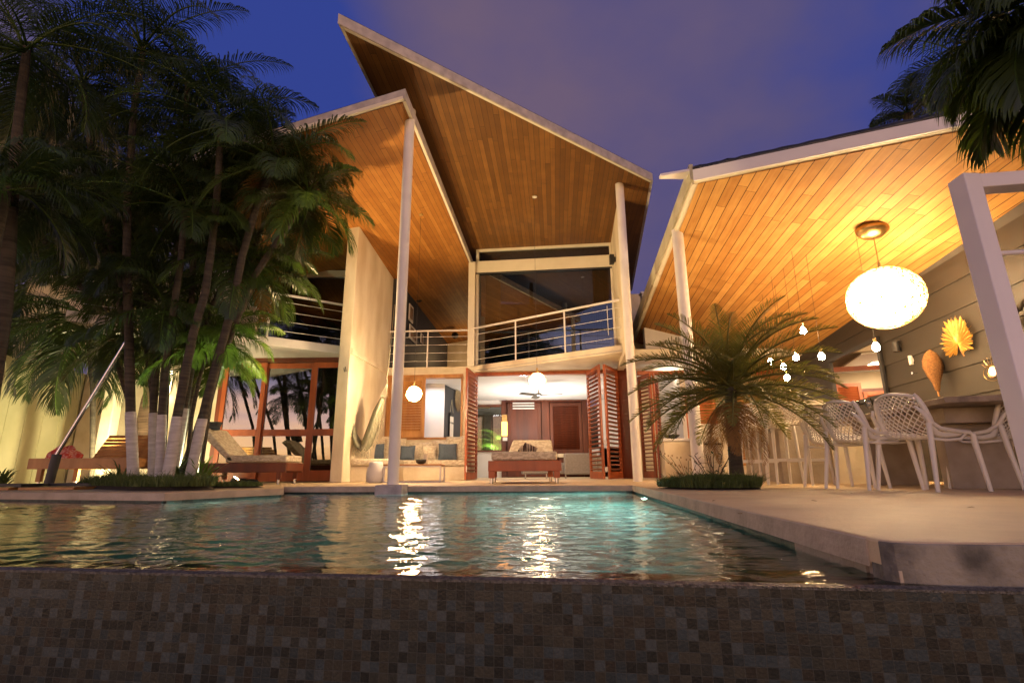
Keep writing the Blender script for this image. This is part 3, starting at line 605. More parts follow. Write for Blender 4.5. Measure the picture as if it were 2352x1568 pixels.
for i_ in range(5):
    m_ = MB(); m_.v = bk.v[i_ * 8:(i_ + 1) * 8]; m_.f = BF; part('living_room_back_wall', m_, m_roomw, villa)
bwf = MB(); bwf.b2((XB(1092), 18.15, ZB(934)), (XB(1152), 18.2, ZB(929))); bwf.b2((XB(1092), 18.15, ZB(1037)), (XB(1152), 18.2, ZB(1033)))
bwf.b2((XB(1090), 18.14, ZB(1037)), (XB(1092.5), 18.2, ZB(929))); bwf.b2((XB(1151.5), 18.14, ZB(1037)), (XB(1154), 18.2, ZB(929))); bwn = part('back_window', bwf, m_redd, villa); part('pane', MB().b2((XB(1094), 18.2, ZB(1034)), (XB(1152), 18.21, ZB(932))), m_clear, bwn)
# red timber door set in the back wall
bdm = MB(); bdm.b2((XB(1152), 18.1, 0), (XB(1162), 18.2, 2.58)); bdm.b2((XB(1162), 18.12, ZB(924)), (XB(1352), 18.2, 2.6)); bdm.b2((XB(1245), 18.1, 0), (XB(1262), 18.2, ZB(924))); bdm.b2((XB(1338), 18.1, 0), (XB(1350), 18.2, ZB(924)))
bdo = part('back_door', bdm, m_redd, villa); part('door_backing', MB().b2((XB(1152), 18.31, 0), (XB(1352), 18.35, 2.6)), m_redd, bdo)
louvre(bdo, V((XB(1166), 18.16, 0)), V((XB(1243), 18.16, 0)), .02, ZB(926), m_redd, 34, .12, .05, name='louvre_door', tilt=1.45)
louvre(bdo, V((XB(1264), 18.16, 0)), V((XB(1337), 18.16, 0)), .75, ZB(926), m_redd, 24, .10, .05, name='louvre_shutter', tilt=.9)
tr = MB(); [tr.b2((XB(1178), 18.08, ZB(925 + k * 6)), (XB(1228), 18.10, ZB(928 + k * 6))) for k in range(3)]
part('transom_slot', tr, m_white, bdo)
part('living_room_side_wall', MB().b2((rx1, 13.0, 0), (rx1 + .1, 18.2, 2.6)), m_roomw, villa)
# ================================================================ pavilion
WP = AY(2150, 1105, 8.0); WP = flat(WP, 0); wu = az(9.24); wnn = V((-wu.y, wu.x, 0))   # wall direction and its normal, towards the pool
def wpx(px, py, o=0): return PL(px, py, WP + wnn * o, wnn)
P2 = wpx(2112, 626); Nc = AY(1595, 417, 6.4); Fc = AY(1453, 786, 14.6)
nC = (Fc - Nc).cross(P2 - Nc).normalized()
if nC.z < 0: nC = -nC
def zC(x, y): return Nc.z - (nC.x * (x - Nc.x) + nC.y * (y - Nc.y)) / nC.z
Qc = PL(2352, 262, Nc, nC); fe = (Qc - Nc).normalized(); FE = Nc + fe * ((Qc - Nc).length * 1.75)
ed = (Fc - Nc).normalized(); FW = FE + ed * 13.0; FW.z = zC(FW.x, FW.y)
cbd = ed
roofC = roof(pav, [Nc, FE, FW, Fc], .10, nC, cbd, m_trim, m_ceilC, .055)
fo = V((fe.y, -fe.x, 0)).normalized()
if fo.y > 0: fo = -fo
fs = MB(); a = Nc + fo * .0; fs.prism([Nc + V((0, 0, .0)) - fe * .0, FE + V((0, 0, .0)), FE + V((0, 0, .11)), Nc + V((0, 0, .17))], fo * .03)
part('fascia', fs, m_fasciaw, roofC, bevel=.004)
m_olive = M('weathered edge beam', (.42, .40, .28), (.56, .53, .40), .7, 3, .1)
eo = V((-ed.y, ed.x, 0)).normalized(); part('edge_beam', MB().prism([Nc + V((0, 0, .03)), Fc + V((0, 0, .03)), Fc + V((0, 0, .33)), Nc + V((0, 0, .27))], eo * .05), m_olive, roofC, bevel=.004)
part('edge_trim', MB().beam(Nc + V((.03, 0, .02)) + ed * .05, Fc + V((.03, 0, .02)), .10, .06), m_trim, roofC)
tn = 60; pts = []
for i in range(tn + 1):
    p = Nc.lerp(FE, i / tn) + V((0, 0, .20 - .05 * i / tn + .012 * mnoise.noise(V((i * .7, 0, 0))))) + fo * (-.03 + .012 * mnoise.noise(V((i * .5, 3, 0)))); pts.append(p)
part('membrane_roll', MB().tube(pts, [.045 + .012 * mnoise.noise(V((i * .9, 7, 0))) for i in range(tn + 1)], 8), m_membrane, roofC, smooth=True)
fl_ = MB().prism([Nc + V((0, 0, .17)), Nc + V((0, .12, .17)) + ed * .1, Nc + V((-.42, .18, .15)), Nc + V((-.42, .1, .15))], (0, 0, .035)); part('roof_flashing', fl_, m_fasciaw, roofC)
cC = PL(1553, 534, Nc, nC); column(pav, cC.x + .02, cC.y, zC(cC.x, cC.y) + .05, .09)
# board wall
Y0, Y1 = -4.6, 4.9
bw_ = MB(); h = .38; z = -.02; k = 0
a0 = WP + wu * -5.2; a1 = WP + wu * 5.6
back = MB().prism([flat(a0, 0), flat(a1, 0), flat(a1, zC(a1.x, a1.y) + .05), flat(a0, zC(a0.x, a0.y) + .05)], wnn * -.12)
wallp = part('board_wall', back, m_dark, pav)
while z < 2.95:
    t0 = .032; t1 = .012; zt = min(z + h, 2.98)
    b = MB(); c0 = flat(a0, 0); c1 = flat(a1, 0)
    b.add([flat(c0, z), flat(c1, z), flat(c1 + wnn * t0, z), flat(c0 + wnn * t0, z), flat(c0, zt), flat(c1, zt), flat(c1 + wnn * t1, zt), flat(c0 + wnn * t1, zt)], BF)
    part('siding_board', b, m_siding, wallp); z += h
# back of the pavilion: kitchen end
KY = 15.0
kw = MB(); kw.b2((3.1, KY, 0), (8.8, KY + .1, 3.1)); part('kitchen_wall', kw, M('kitchen wall', (.62, .50, .34), (.72, .60, .42), .7, 2), pav)
pavb = MB(); pavb.b2((3.1, 14.5, 2.83), (9.5, 14.6, 5.2)); part('gable_wall', pavb, m_plaster, pav)
kc = MB(); kc.b2((2.95, 12.36, 2.78), (5.6, 14.95, 2.82)); part('kitchen_ceiling', kc, m_roomw, pav)
kh = MB(); kh.b2((2.86, 12.15, 2.83), (7.6, 12.35, 3.0)); part('header_beam', kh, m_trim, pav, bevel=.01)
def lv(px0, px1, y, zt, zb, mat=m_red, n=22, name='louvre_shutter', tilt=.9): return louvre(pav, gp(px0, 1050, y), gp(px1, 1050, y), zb, zt, mat, n, .08, .045, name=name, tilt=tilt)
louvre(pav, gp(1482, 1100, 12.9), gp(1512, 1101, 12.3), .02, 2.45, m_red, 24, .09, .045, name='folding_shutter', tilt=.2)
louvre(pav, gp(1514, 1101, 12.3), gp(1524, 1100, 13.0), .02, 2.45, m_red, 24, .09, .045, name='folding_shutter', tilt=.2)
lt2 = MB(); lt2.b2((gp(1462, 820, 12.6).x, 12.6, 2.46), (6.4, 12.7, 2.56)); part('door_head_rail', lt2, m_red, pav)
lv(1556, 1600, 14.7, 2.2, .95); lv(1602, 1655, 14.7, 2.45, 1.2); lv(1690, 1790, 14.6, 2.3, .3, m_teak, 26)
lv(1530, 1552, 14.75, 2.2, .95)
wfm = MB().b2((gp(1524, 1000, 14.8).x, 14.8, 2.2), (gp(1660, 1000, 14.8).x, 14.9, 2.3)); part('window_frame', wfm, m_redd, pav)
# parapet seen between the roofs
pp = AY(1474, 670, 13.0); thing('parapet_wall', MB().b2((pp.x, 13.0, 2.83), (pp.x + 1.2, 13.2, pp.z - .05)).b2((pp.x - .03, 12.97, pp.z - .05), (pp.x + 1.2, 13.23, pp.z)), m_fasciaw, 'small white parapet wall between the villa and the pavilion roof', 'wall', loc=(pp.x, 13, 2.83), bevel=.006)
# mirror on the board wall
mo = .05
mc = [wpx(px, py, mo) for px, py in ((1906, 843), (2016, 772), (2062, 908), (1950, 935))]
zt_, zb_ = mc[1].z, mc[2].z
s0 = (mc[1] - WP).dot(wu); s1_ = (mc[0] - WP).dot(wu)
zt_ = wpx(2016, 772, mo).z; zb_ = max(.82, wpx(2062, 905, mo).z)
mir = root('wall_mirror', 'large dark framed mirror hung on the board wall reflecting louvres', 'mirror', WP + wu * s0 + wnn * mo + V((0, 0, zb_)))
def wq(sa, sb, za, zb2, o, t): return MB().prism([flat(WP + wu * sa + wnn * o, za), flat(WP + wu * sb + wnn * o, za), flat(WP + wu * sb + wnn * o, zb2), flat(WP + wu * sa + wnn * o, zb2)], wnn * t)
mf = MB()
for m_ in (wq(s0, s0 + .07, zb_, zt_, .03, .05), wq(s1_ - .07, s1_, zb_, zt_, .03, .05), wq(s0 + .07, s1_ - .07, zb_, zb_ + .07, .03, .05), wq(s0 + .07, s1_ - .07, zt_ - .07, zt_, .03, .05)): mf.add(m_.v, m_.f)
part('frame', mf, m_black, mir, bevel=.006); part('mirror_glass', wq(s0 + .07, s1_ - .07, zb_ + .07, zt_ - .07, .035, .01), m_mirror, mir)
# wall ornaments
def wall_local(px, py, o): p = wpx(px, py, o); return p
def wv(p, a, b, o=0): return p + wu * a + V((0, 0, b)) + wnn * o           # a along the wall (away), b up
lc = wall_local(2196, 762, .07); gl = MB(); rnd = random.Random(5)
gleaf = root('dried_palm_leaf', 'golden dried fan palm leaf hung on the dark board wall', 'wall decoration', lc)
K = 46
base = wv(lc, 0, -.16, .0); vs = []; fs = []
for i in range(K):
    a = rad(-150 + 300 * i / (K - 1)); L = .36 * (.62 + .38 * math.cos(a * .55)) * (1 + .08 * math.sin(i * 2.4)) * (1.0 if abs(a) < 2.2 else .72)
    a0_, a1_ = a - .042, a + .042
    tip = wv(base, -math.sin(a) * L, math.cos(a) * L, .01 + .02 * (i % 2)); m0 = wv(base, -math.sin(a0_) * L * .85, math.cos(a0_) * L * .85, .03 * (i % 2)); m1 = wv(base, -math.sin(a1_) * L * .85, math.cos(a1_) * L * .85, .03 * ((i + 1) % 2))
    gl.add([base, m0, tip, m1], [(0, 1, 2, 3)]);
    gl.tube([wv(base, 0, 0, .012), wv(base, -math.sin(a) * L * .9, math.cos(a) * L * .9, .022)], [.004, .002], 4)
part('blade', gl, m_gold, gleaf); part('stalk', MB().tube([base, wv(base, -.03, -.1, .01), wv(base, -.07, -.19, .01)], .008, 6), m_teak, gleaf)
cc = wall_local(2145, 852, .16); wk = MB(); prof = [(.004, -.30), (.03, -.27), (.05, -.17), (.10, -.06), (.135, .06), (.125, .16), (.08, .25), (.01, .31)]
wk.lathe(prof, cc, 20, .95, .75); 
wic = root('wicker_cone_sculpture', 'brown woven wicker pod standing on the dining table end', 'sculpture', cc - V((0, 0, .36)))
rib = MB()
for i in range(26):
    z = -.29 + .59 * i / 25; r = 0
    for (r0, z0), (r1, z1) in zip(prof, prof[1:]):
        if z0 <= z <= z1: r = r0 + (r1 - r0) * (z - z0) / (z1 - z0)
    rib.tube([cc + V((math.cos(t) * r * .95, math.sin(t) * r * .75, z)) for t in [2 * math.pi * j / 24 for j in range(25)]], .006, 5)
part('woven_shell', wk, m_wicker, wic, smooth=True); part('weave', rib, m_wicker, wic); part('stem', MB().tube([cc - V((0, 0, .29)), cc - V((0, 0, .36))], .012, 8), m_teak, wic)
ec = wall_local(2283, 853, .05); eye = root('eye_shaped_wall_mirror', 'small gold wire eye mirror with lashes on the board wall', 'mirror', ec)
ey = MB(); ey.tube([wv(ec, .075 * math.cos(t), .075 * math.sin(t), .02) for t in [2 * math.pi * i / 24 for i in range(25)]], .006, 6)
for s_ in (1, -1): ey.tube([wv(ec, .17 * math.cos(t), s_ * .10 * math.sin(t) - .01, .01) for t in [math.pi * i / 14 for i in range(15)]], .003, 5)
for i in range(7): t = math.pi * (.22 + .1 * i); ey.tube([wv(ec, .13 * math.cos(t), .10 * math.sin(t), .01), wv(ec, .21 * math.cos(t), .19 * math.sin(t), .01)], .0025, 4)
part('wire_frame', ey, m_brass, eye); dsk = MB().add([wv(ec, .07 * math.cos(t), .07 * math.sin(t), .018) for t in [2 * math.pi * i / 24 for i in range(24)]], [tuple(range(24))]); part('mirror_glass', dsk, M('dark mirror glass', (.10, .07, .05), None, .12, metal=1), eye)
def cyl_on_wall(name, px, py, r, h, mat, label, cat, o=.08):
    c = wall_local(px, py, o); r_ = root(name, label, cat, c)
    part('tube', MB().tube([c + V((0, 0, -h / 2)), c + V((0, 0, h / 2))], r, 16), mat, r_, smooth='auto'); part('wall_plate', MB().beam(c, c - wnn * (o - .02), .05, .05), mat, r_); return r_
cyl_on_wall('wall_sconce', 2058, 796, .055, .16, m_black, 'dark cylindrical wall lamp, unlit, right of the mirror', 'wall lamp')
cyl_on_wall('door_chime', 2092, 827, .03, .14, m_white, 'small white tube fixed to the board wall under the dark wall lamp', 'wall fixture', .05)
hk = wall_local(2108, 856, .02); hook = root('coat_hook', 'small steel knob hook on the board wall left of the wicker pod', 'hook', hk)
part('stem', MB().tube([hk, hk + wnn * .07], .010, 8), m_steel, hook); part('knob', MB().tube([hk + wnn * .065, hk + wnn * .08], .022, 12), m_steel, hook)
# macrame / driftwood at the right frame edge
dk = wall_local(2340, 722, .10); dw_ = root('driftwood_hanging', 'twisted rope and driftwood hanging at the right end of the board wall', 'wall decoration', dk)
dm = MB()
for j in range(3): dm.tube([wv(dk, .35 - i * .05, -.10 + i * .02 + .02 * math.sin(i * 1.3 + j * 2), .02 + .02 * math.cos(i * 1.3 + j * 2)) for i in range(18)], .022, 7)
part('branch', dm, m_bark, dw_, smooth=True)
hg = MB()
for j in range(5): q0 = wv(dk, .1 - j * .12, -.02, .03); hg.tube([q0, q0 + V((0, 0, -.14)) + wu * .02 * (j % 2), q0 + V((0, 0, -.26 - .04 * (j % 3)))], .012, 6)
part('ropes', hg, m_rope, dw_)
# ---------------------------------------------------------------- white steel frame standing at the terrace edge
fr = root('steel_frame', 'white square tube frame standing at the terrace edge on the far right', 'frame', (2.75, 2.8, 0))
t0 = AY(2216, 425, 2.85); b0 = AY(2352, 935, 2.78)
d0 = (b0 - t0).normalized(); foot = t0 + d0 * ((t0.z - 0.0) / -d0.z)
part('post', MB().beam(foot, t0 + V((0, 0, .045)), .10, .12, up=(0, 1, 0)), m_frame, fr, bevel=.006)
t1 = t0 + V((1.7, -.25, 0)); part('top_rail', MB().beam(t0 + V((.055, 0, 0)), t1, .11, .09), m_frame, fr, bevel=.006)
part('post', MB().beam(V((t1.x, t1.y, 0)), t1 + V((0, 0, .045)), .10, .12, up=(0, 1, 0)), m_frame, fr, bevel=.006)
for py, px in ((583, 2290), (852, 2352)):
    c = t0 + d0 * ((t0.z - AY(px, py, 2.82).z) / -d0.z); part('cross_bar', MB().tube([c, c + V((1.7, -.25, .0))], .014, 10), m_frame, fr, smooth='auto')
# ================================================================ palms
def frond(mb, rb, base, a, e0, L, droop, n, ll, w, rnd, sag=.55, tfrom=.14, fold=.35):
    seg = 12; p = V(base); pts = [p.copy()]; dirs = []
    ax = V((math.sin(a), math.cos(a), 0)); bend = rnd.uniform(-.25, .25)
    for i in range(seg):
        t = (i + .5) / seg; e = e0 - droop * t ** 1.25; aa = a + bend * t
        d = V((math.sin(aa) * math.cos(e), math.cos(aa) * math.cos(e), math.sin(e))); p = p + d * (L / seg); pts.append(p.copy()); dirs.append(d)
    dirs.append(dirs[-1])
    rb.tube(pts, [.014 * L ** .5 * (1 - .85 * i / seg) + .002 for i in range(seg + 1)], 4)
    for i in range(n):
        t = tfrom + (1 - tfrom) * (i + .5) / n; f = t * seg; k = min(seg - 1, int(f)); q = pts[k].lerp(pts[k + 1], f - k); d = dirs[k]
        side = d.cross(UP); 
        if side.length < .05: side = V((math.cos(a), -math.sin(a), 0))
        side.normalize(); up = side.cross(d).normalized()
        prof = math.sin(math.pi * min(1, (.16 + t * .84))) ** .55 * (1 - .35 * t)
        for s in (-1, 1):
            l = ll * prof * rnd.uniform(.85, 1.1); tw = rnd.uniform(-.12, .12)
            dr = (side * s * (1 - .35 * t) + d * (.42 + .55 * t + tw) + up * fold * rnd.uniform(.4, 1.3)).normalized()
            m_ = q + dr * l * .55 - UP * l * sag * .12; m2 = q + dr * l * .82 - UP * l * sag * .38; tp_ = q + dr * l * .97 - UP * l * sag * .85
            wv_ = (d - dr * d.dot(dr)).normalized() * w * .5
            mb.add([q - wv_ * .5, q + wv_ * .5, m_ + wv_, m_ - wv_, m2 + wv_ * .7, m2 - wv_ * .7, tp_], [(0, 1, 2, 3), (3, 2, 4, 5), (5, 4, 6)])
def palm(name, label, trunk, r0, r1, L, nf, seed, leaf=None, ll=.5, w=.017, nl=50, white=None, emin=-.5, emax=1.35, cat='palm tree', group=None, droop=1.6, dead=0, azr=None, sag=.85, trunkmat=None, crownshaft=True, fold=.35, gnd=None):
    rnd = random.Random(seed); pts = [V(p) for p in trunk]
    base = gnd if gnd is not None else pts[0]
    t = root(name, label, cat, base, group)
    # smooth the trunk line
    sm = []
    for i in range(len(pts) - 1):
        for k in range(5): sm.append(pts[i].lerp(pts[i + 1], k / 5))
    sm.append(pts[-1]); K = len(sm)
    rs = [(r0 + (r1 - r0) * i / (K - 1)) * (1.25 - .25 * min(1, i / 3)) * (1 + .03 * math.sin(i * 5)) for i in range(K)]
    if white:
        cut = next((i for i, p in enumerate(sm) if p.z > white), K - 1); cut = max(cut, 1)
        z0 = sm[cut - 1]; z1 = sm[cut]; f = (white - z0.z) / max(1e-4, (z1.z - z0.z)); f = min(max(f, 0), 1); mid = z0.lerp(z1, f)
        part('whitewashed_trunk', MB().tube(sm[:cut] + [mid], [r * 1.06 for r in rs[:cut]] + [rs[cut] * 1.06], 14), m_wash, t, smooth='auto')
        part('trunk', MB().tube([mid] + sm[cut:], [rs[cut]] + rs[cut:], 12), trunkmat or m_bark, t, smooth='auto')
    else: part('trunk', MB().tube(sm, rs, 12), trunkmat or m_bark, t, smooth='auto')
    top = pts[-1]; lv_, rb = MB(), MB()
    for i in range(nf):
        a = 2 * math.pi * ((i * .618034) % 1) + rnd.uniform(-.2, .2)
        if azr: a = rad(azr[0] + (azr[1] - azr[0]) * ((i * .618034) % 1))
        q = (i + .5) / nf; e0 = emax + (emin - emax) * q ** .9 + rnd.uniform(-.12, .12)
        frond(lv_, rb, top + V((rnd.uniform(-.04, .04), rnd.uniform(-.04, .04), rnd.uniform(-.1, .08))), a, e0, L * rnd.uniform(.85, 1.1), droop * rnd.uniform(.75, 1.15) * (1 - .35 * q), nl, ll, w, rnd, sag, fold=fold)
    c = part('crown', lv_, leaf or m_leaf, t); part('rachises', rb, m_leafl if leaf is None else leaf, c, smooth=True)
    if dead:
        dl, db = MB(), MB()
        for i in range(dead): frond(dl, db, top - V((0, 0, .1)), rnd.uniform(0, 6.28), -.75, L * rnd.uniform(.5, .72), .9, 30, ll * .7, w * .8, rnd)
        part('dry_fronds', dl, m_dry, t)
    return t
def tr(y, *pp, z0=0): 
    o = [AY(px, py, y) for px, py in pp]; b = o[0]; f = V((b.x + (b.x - o[1].x) * .05, b.y, z0)); return [f] + [p for p in o if p.z > z0 + .1]
gA = 'palms of the clump at the pool corner'
WZ = lambda px, py, y: AY(px, py, y).z
palm('areca_palm', 'tallest palm of the clump, thin grey trunk rising straight to the top of the photo', tr(7.0, (306, 1085), (300, 947), (297, 800), (291, 600), (293, 455), (308, 250), (330, 112)), .068, .042, 1.9, 15, 1, white=WZ(300, 947, 7), group=gA, ll=.55, nl=50, emin=-.1)
palm('areca_palm', 'whitewashed palm just right of the tallest trunk, crown low and dark', tr(7.3, (350, 1090), (352, 949), (360, 820), (384, 700)), .058, .04, 1.3, 13, 2, white=WZ(352, 949, 7.3), group=gA, ll=.42)
palm('areca_palm', 'whitewashed palm standing upright in the middle of the clump', tr(6.9, (366, 1100), (372, 953), (379, 850), (395, 740), (415, 600), (425, 480)), .056, .04, 1.5, 14, 3, white=WZ(372, 953, 6.9), group=gA, ll=.48)
palm('areca_palm', 'whitewashed palm leaning right whose foot is nearest the pool', tr(6.7, (384, 1105), (407, 957), (427, 850), (445, 760), (471, 675), (487, 560), (500, 430), (508, 290)), .06, .042, 1.7, 15, 4, white=WZ(407, 957, 6.7), group=gA, ll=.52)
palm('areca_palm', 'whitewashed palm partly hidden behind the right leaning trunk', tr(7.5, (403, 1085), (425, 938), (440, 840), (470, 740), (520, 640), (560, 585)), .055, .04, 1.35, 13, 5, white=WZ(425, 938, 7.5), group=gA, ll=.42)
palm('areca_palm', 'palm with the strongest rightward lean of the clump', tr(6.9, (437, 1090), (465, 962), (483, 888), (507, 800), (536, 695), (556, 590), (590, 470), (632, 375)), .062, .045, 1.55, 15, 6, white=WZ(465, 962, 6.9), group=gA, ll=.48, dead=2)
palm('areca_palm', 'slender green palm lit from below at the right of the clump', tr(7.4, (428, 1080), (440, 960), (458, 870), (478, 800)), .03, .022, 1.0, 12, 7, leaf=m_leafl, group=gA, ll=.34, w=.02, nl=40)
gB = 'dark palms on the left'
def bp(label, y, pts, L, nf, seed, **k):
    palm('areca_palm', label, tr(y, *pts), k.pop('r0', .07), .045, L, nf, seed, group=gB, **k)
bp('thick brown trunk palm at the left photo edge, crown in the top corner', 5.6, ((-60, 1080), (-25, 930), (12, 700), (25, 500), (40, 300), (62, 110)), 1.75, 18, 11, r0=.10, ll=.5)
bp('dark palm crown hanging over the thick brown trunk at the left photo edge', 5.3, ((-60, 1080), (-40, 700), (18, 430)), 1.3, 20, 30, ll=.45, r0=.05)
bp('palm with large drooping fronds hanging over the wooden bench', 9.4, ((212, 1075), (214, 900), (200, 725)), 1.9, 26, 12, ll=.62, w=.024, r0=.04, emin=-1.0)
bp('dark palm behind the garden wall whose crown fills the left edge halfway up', 13.0, ((70, 1080), (90, 800), (110, 520)), 3.0, 18, 13, ll=.8, w=.035, nl=60)
bp('dark palm crown between the tallest trunk and the left edge', 12.8, ((150, 1070), (170, 700), (170, 330)), 3.0, 20, 14, ll=.85, w=.035, nl=60)
bp('dark palm crown just right of the tallest trunk near the top', 7.6, ((372, 1080), (385, 800), (415, 500), (432, 190)), 1.75, 16, 15, ll=.5, r0=.05)
bp('palm crown with spiky fronds against the blue sky beside the left roof', 7.8, ((437, 1070), (500, 830), (590, 560), (655, 345)), 1.35, 15, 16, ll=.42, r0=.045, emin=-.3)
bp('rightmost dark palm crown, arching in front of the orange soffit', 7.2, ((440, 1080), (500, 845), (580, 640), (705, 452)), 1.15, 18, 17, ll=.42, r0=.045)
bp('dark palm crown low behind the tallest trunk', 12.6, ((300, 1070), (290, 800), (262, 500)), 2.8, 18, 18, ll=.8, w=.035, nl=60)
bp('palm crown hanging in front of the upper left balcony rail', 7.9, ((425, 1060), (500, 850), (590, 630)), 1.2, 16, 19, ll=.42, r0=.04, dead=2)
bp('dark palm far left in the second row', 13.5, ((60, 1070), (30, 700), (20, 300)), 3.2, 18, 20, ll=.9, w=.04, nl=60)
bp('dark palm in the second row behind the middle of the clump', 8.6, ((352, 1070), (350, 700), (345, 430)), 2.0, 18, 21, ll=.6, r0=.05)
bp('short dark palm with drooping fronds beside the umbrella pole', 12.8, ((110, 1080), (120, 900), (120, 700)), 2.6, 20, 22, ll=.75, w=.035, r0=.05, emin=-.9)
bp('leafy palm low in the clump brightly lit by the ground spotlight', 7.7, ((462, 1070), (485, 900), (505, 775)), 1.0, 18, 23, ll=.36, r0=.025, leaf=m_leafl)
bp('dark palm crown filling the gap above the clump centre', 8.4, ((408, 1070), (470, 760), (505, 330)), 1.7, 18, 24, ll=.5, r0=.045)
bp('dark palm crown low in the centre of the clump in front of the house wall', 8.1, ((366, 1060), (350, 900), (335, 770)), 1.25, 18, 25, ll=.42, r0=.035)
bp('dark palm crown between the clump and the left roof corner', 7.7, ((440, 1070), (520, 760), (590, 460)), 1.3, 18, 26, ll=.45, r0=.04)

bp('dark palm crown above the drooping fronds, left of the tallest trunk', 8.3, ((304, 1075), (299, 930), (290, 760), (235, 560)), 1.7, 20, 27, ll=.52, r0=.03)
bp('dark palm crown at mid height nearest the left edge', 8.6, ((303, 1075), (297, 930), (240, 730), (140, 600), (60, 500)), 1.9, 20, 28, ll=.55, r0=.03)
bp('dark palm crown behind the two left edge crowns', 9.0, ((303, 1075), (297, 930), (250, 720), (160, 560), (120, 330)), 2.0, 20, 29, ll=.6, r0=.03)
bp('dark palm crown high between the left edge palm and the tallest trunk', 7.6, ((304, 1075), (299, 930), (290, 700), (215, 400), (190, 190)), 1.7, 20, 81, ll=.5, r0=.03)
bp('dark palm crown at half height directly left of the tallest trunk', 7.8, ((304, 1075), (299, 930), (285, 740), (240, 440)), 1.5, 20, 82, ll=.5, r0=.03)
bp('dark palm crown just behind the tallest trunk above the balcony', 7.7, ((352, 1075), (352, 930), (345, 760), (330, 600)), 1.4, 20, 83, ll=.45, r0=.03)
bp('dark palm crown in the heart of the clump below the spiky one', 7.5, ((407, 1075), (415, 930), (440, 700), (450, 420)), 1.4, 20, 84, ll=.45, r0=.03)
# small plants in the beds
def clump(name, label, cat, loc, n, L, seed, leaf, ll=.0, w=.02, group=None, emin=.5, emax=1.4, droop=1.3):
    rnd = random.Random(seed); r_ = root(name, label, cat, loc, group); mb = MB()
    for i in range(n):
        a = rnd.uniform(0, 6.28); e = rnd.uniform(emin, emax); p = V(loc) + V((rnd.uniform(-.05, .05), rnd.uniform(-.05, .05), 0)); l = L * rnd.uniform(.6, 1.1); prev = None
        for k in range(6):
            t = k / 5; ee = e - droop * t * t; ww = w * math.sin(math.pi * (.12 + .88 * t)) ** .7
            sd = V((math.cos(a), -math.sin(a), 0)) * ww; cur = (p - sd, p + sd)
            if prev: mb.add([prev[0], prev[1], cur[1], cur[0]], [(0, 1, 2, 3)])
            prev = cur; p = p + V((math.sin(a) * math.cos(ee), math.cos(a) * math.cos(ee), math.sin(ee))) * (l / 5)
    part('leaves', mb, leaf, r_); return r_
BY = 6.6
clump('spider_plant', 'bright arching grass plant at the foot of the right leaning palm', 'plant', (AY(462, 1100, 7.0).x, 7.0, 0.0), 46, .55, 31, m_leafl, w=.012)
clump('spider_plant', 'dark upright plant between the whitewashed trunks', 'plant', (AY(415, 1100, 7.2).x, 7.2, 0.0), 40, .5, 32, m_leaf, w=.02)
clump('spider_plant', 'small tuft plant left of the clump beside the bench leg', 'plant', (AY(275, 1100, 7.4).x, 7.4, 0.0), 40, .45, 33, m_grass, w=.012)
clump('spider_plant', 'low plant at the left photo edge by the garden wall', 'plant', (AY(4, 1095, 8.0).x, 8.0, 0.0), 30, .35, 34, m_grass, w=.014)
def grass(name, poly, n, h, seed, label, lift=.06):
    rnd = random.Random(seed); xs_ = [p.x for p in poly]; ys_ = [p.y for p in poly]; mb = MB()
    def inside(x, y):
        c = False; j = len(poly) - 1
        for i in range(len(poly)):
            if (poly[i].y > y) != (poly[j].y > y) and x < (poly[j].x - poly[i].x) * (y - poly[i].y) / (poly[j].y - poly[i].y) + poly[i].x: c = not c
            j = i
        return c
    k = 0; cx = sum(xs_) / len(xs_); cy = sum(ys_) / len(ys_)
    while k < n:
        x, y = rnd.uniform(min(xs_), max(xs_)), rnd.uniform(min(ys_), max(ys_))
        if not inside(x, y): continue
        k += 1; a = rnd.uniform(0, 6.28); hh = h * rnd.uniform(.5, 1.25) * (.75 + .5 * mnoise.noise(V((x * 3, y * 3, 1)))); w = .004
        d = V((math.cos(a), math.sin(a), 0)); hh *= (1.5 if rnd.random() < .04 else 1); o = V((rnd.gauss(0, .5), rnd.gauss(0, .5), 0)) * hh; b = V((x, y, lift * .6 + .01)); s_ = V((-d.y, d.x, 0)) * w
        mb.add([b - s_, b + s_, b + o * .4 + V((0, 0, hh * .6)) + s_ * .7, b + o * .4 + V((0, 0, hh * .6)) - s_ * .7, b + o + V((0, 0, hh * .9))], [(0, 1, 2, 3), (3, 2, 4)])
    o = structure(name, mb, m_grass, kind='stuff', label=label)
    soil = MB(); K = len(poly); c = V((cx, cy, lift)); vs = [V((p.x, p.y, .004)) for p in poly] + [c + (V((p.x, p.y, lift)) - c) * .8 for p in poly]
    soil.add(vs, [(i, (i + 1) % K, (i + 1) % K + K, i + K) for i in range(K)] + [tuple(range(K, 2 * K))])
    structure('planter_soil', soil, m_soil); return o
def ell(cx, cy, rx, ry, n=22, seed=1, rz=0):
    r = random.Random(seed); out = []
    for i in range(n):
        t = 2 * math.pi * i / n; k = 1 + .08 * math.sin(3 * t + seed) + .05 * math.sin(5 * t); x = rx * k * math.cos(t); y = ry * k * math.sin(t); out.append(V((cx + x * math.cos(rz) - y * math.sin(rz), cy + x * math.sin(rz) + y * math.cos(rz), 0)))
    return out
g0 = G(200, 1124.5); g1_ = G(505, 1124)
gp_ = [G(195, 1122), G(300, 1127), G(400, 1127.5), G(490, 1125), V((AY(500, 1100, 7.2).x, 7.2, 0)), V((AY(440, 1100, 8.0).x, 8.0, 0)), V((AY(230, 1100, 8.0).x, 8.0, 0)), V((AY(180, 1100, 7.2).x, 7.2, 0))]
grass('bed_grass_left', gp_, 12000, .17, 3, 'grass in the palm bed at the pool corner')
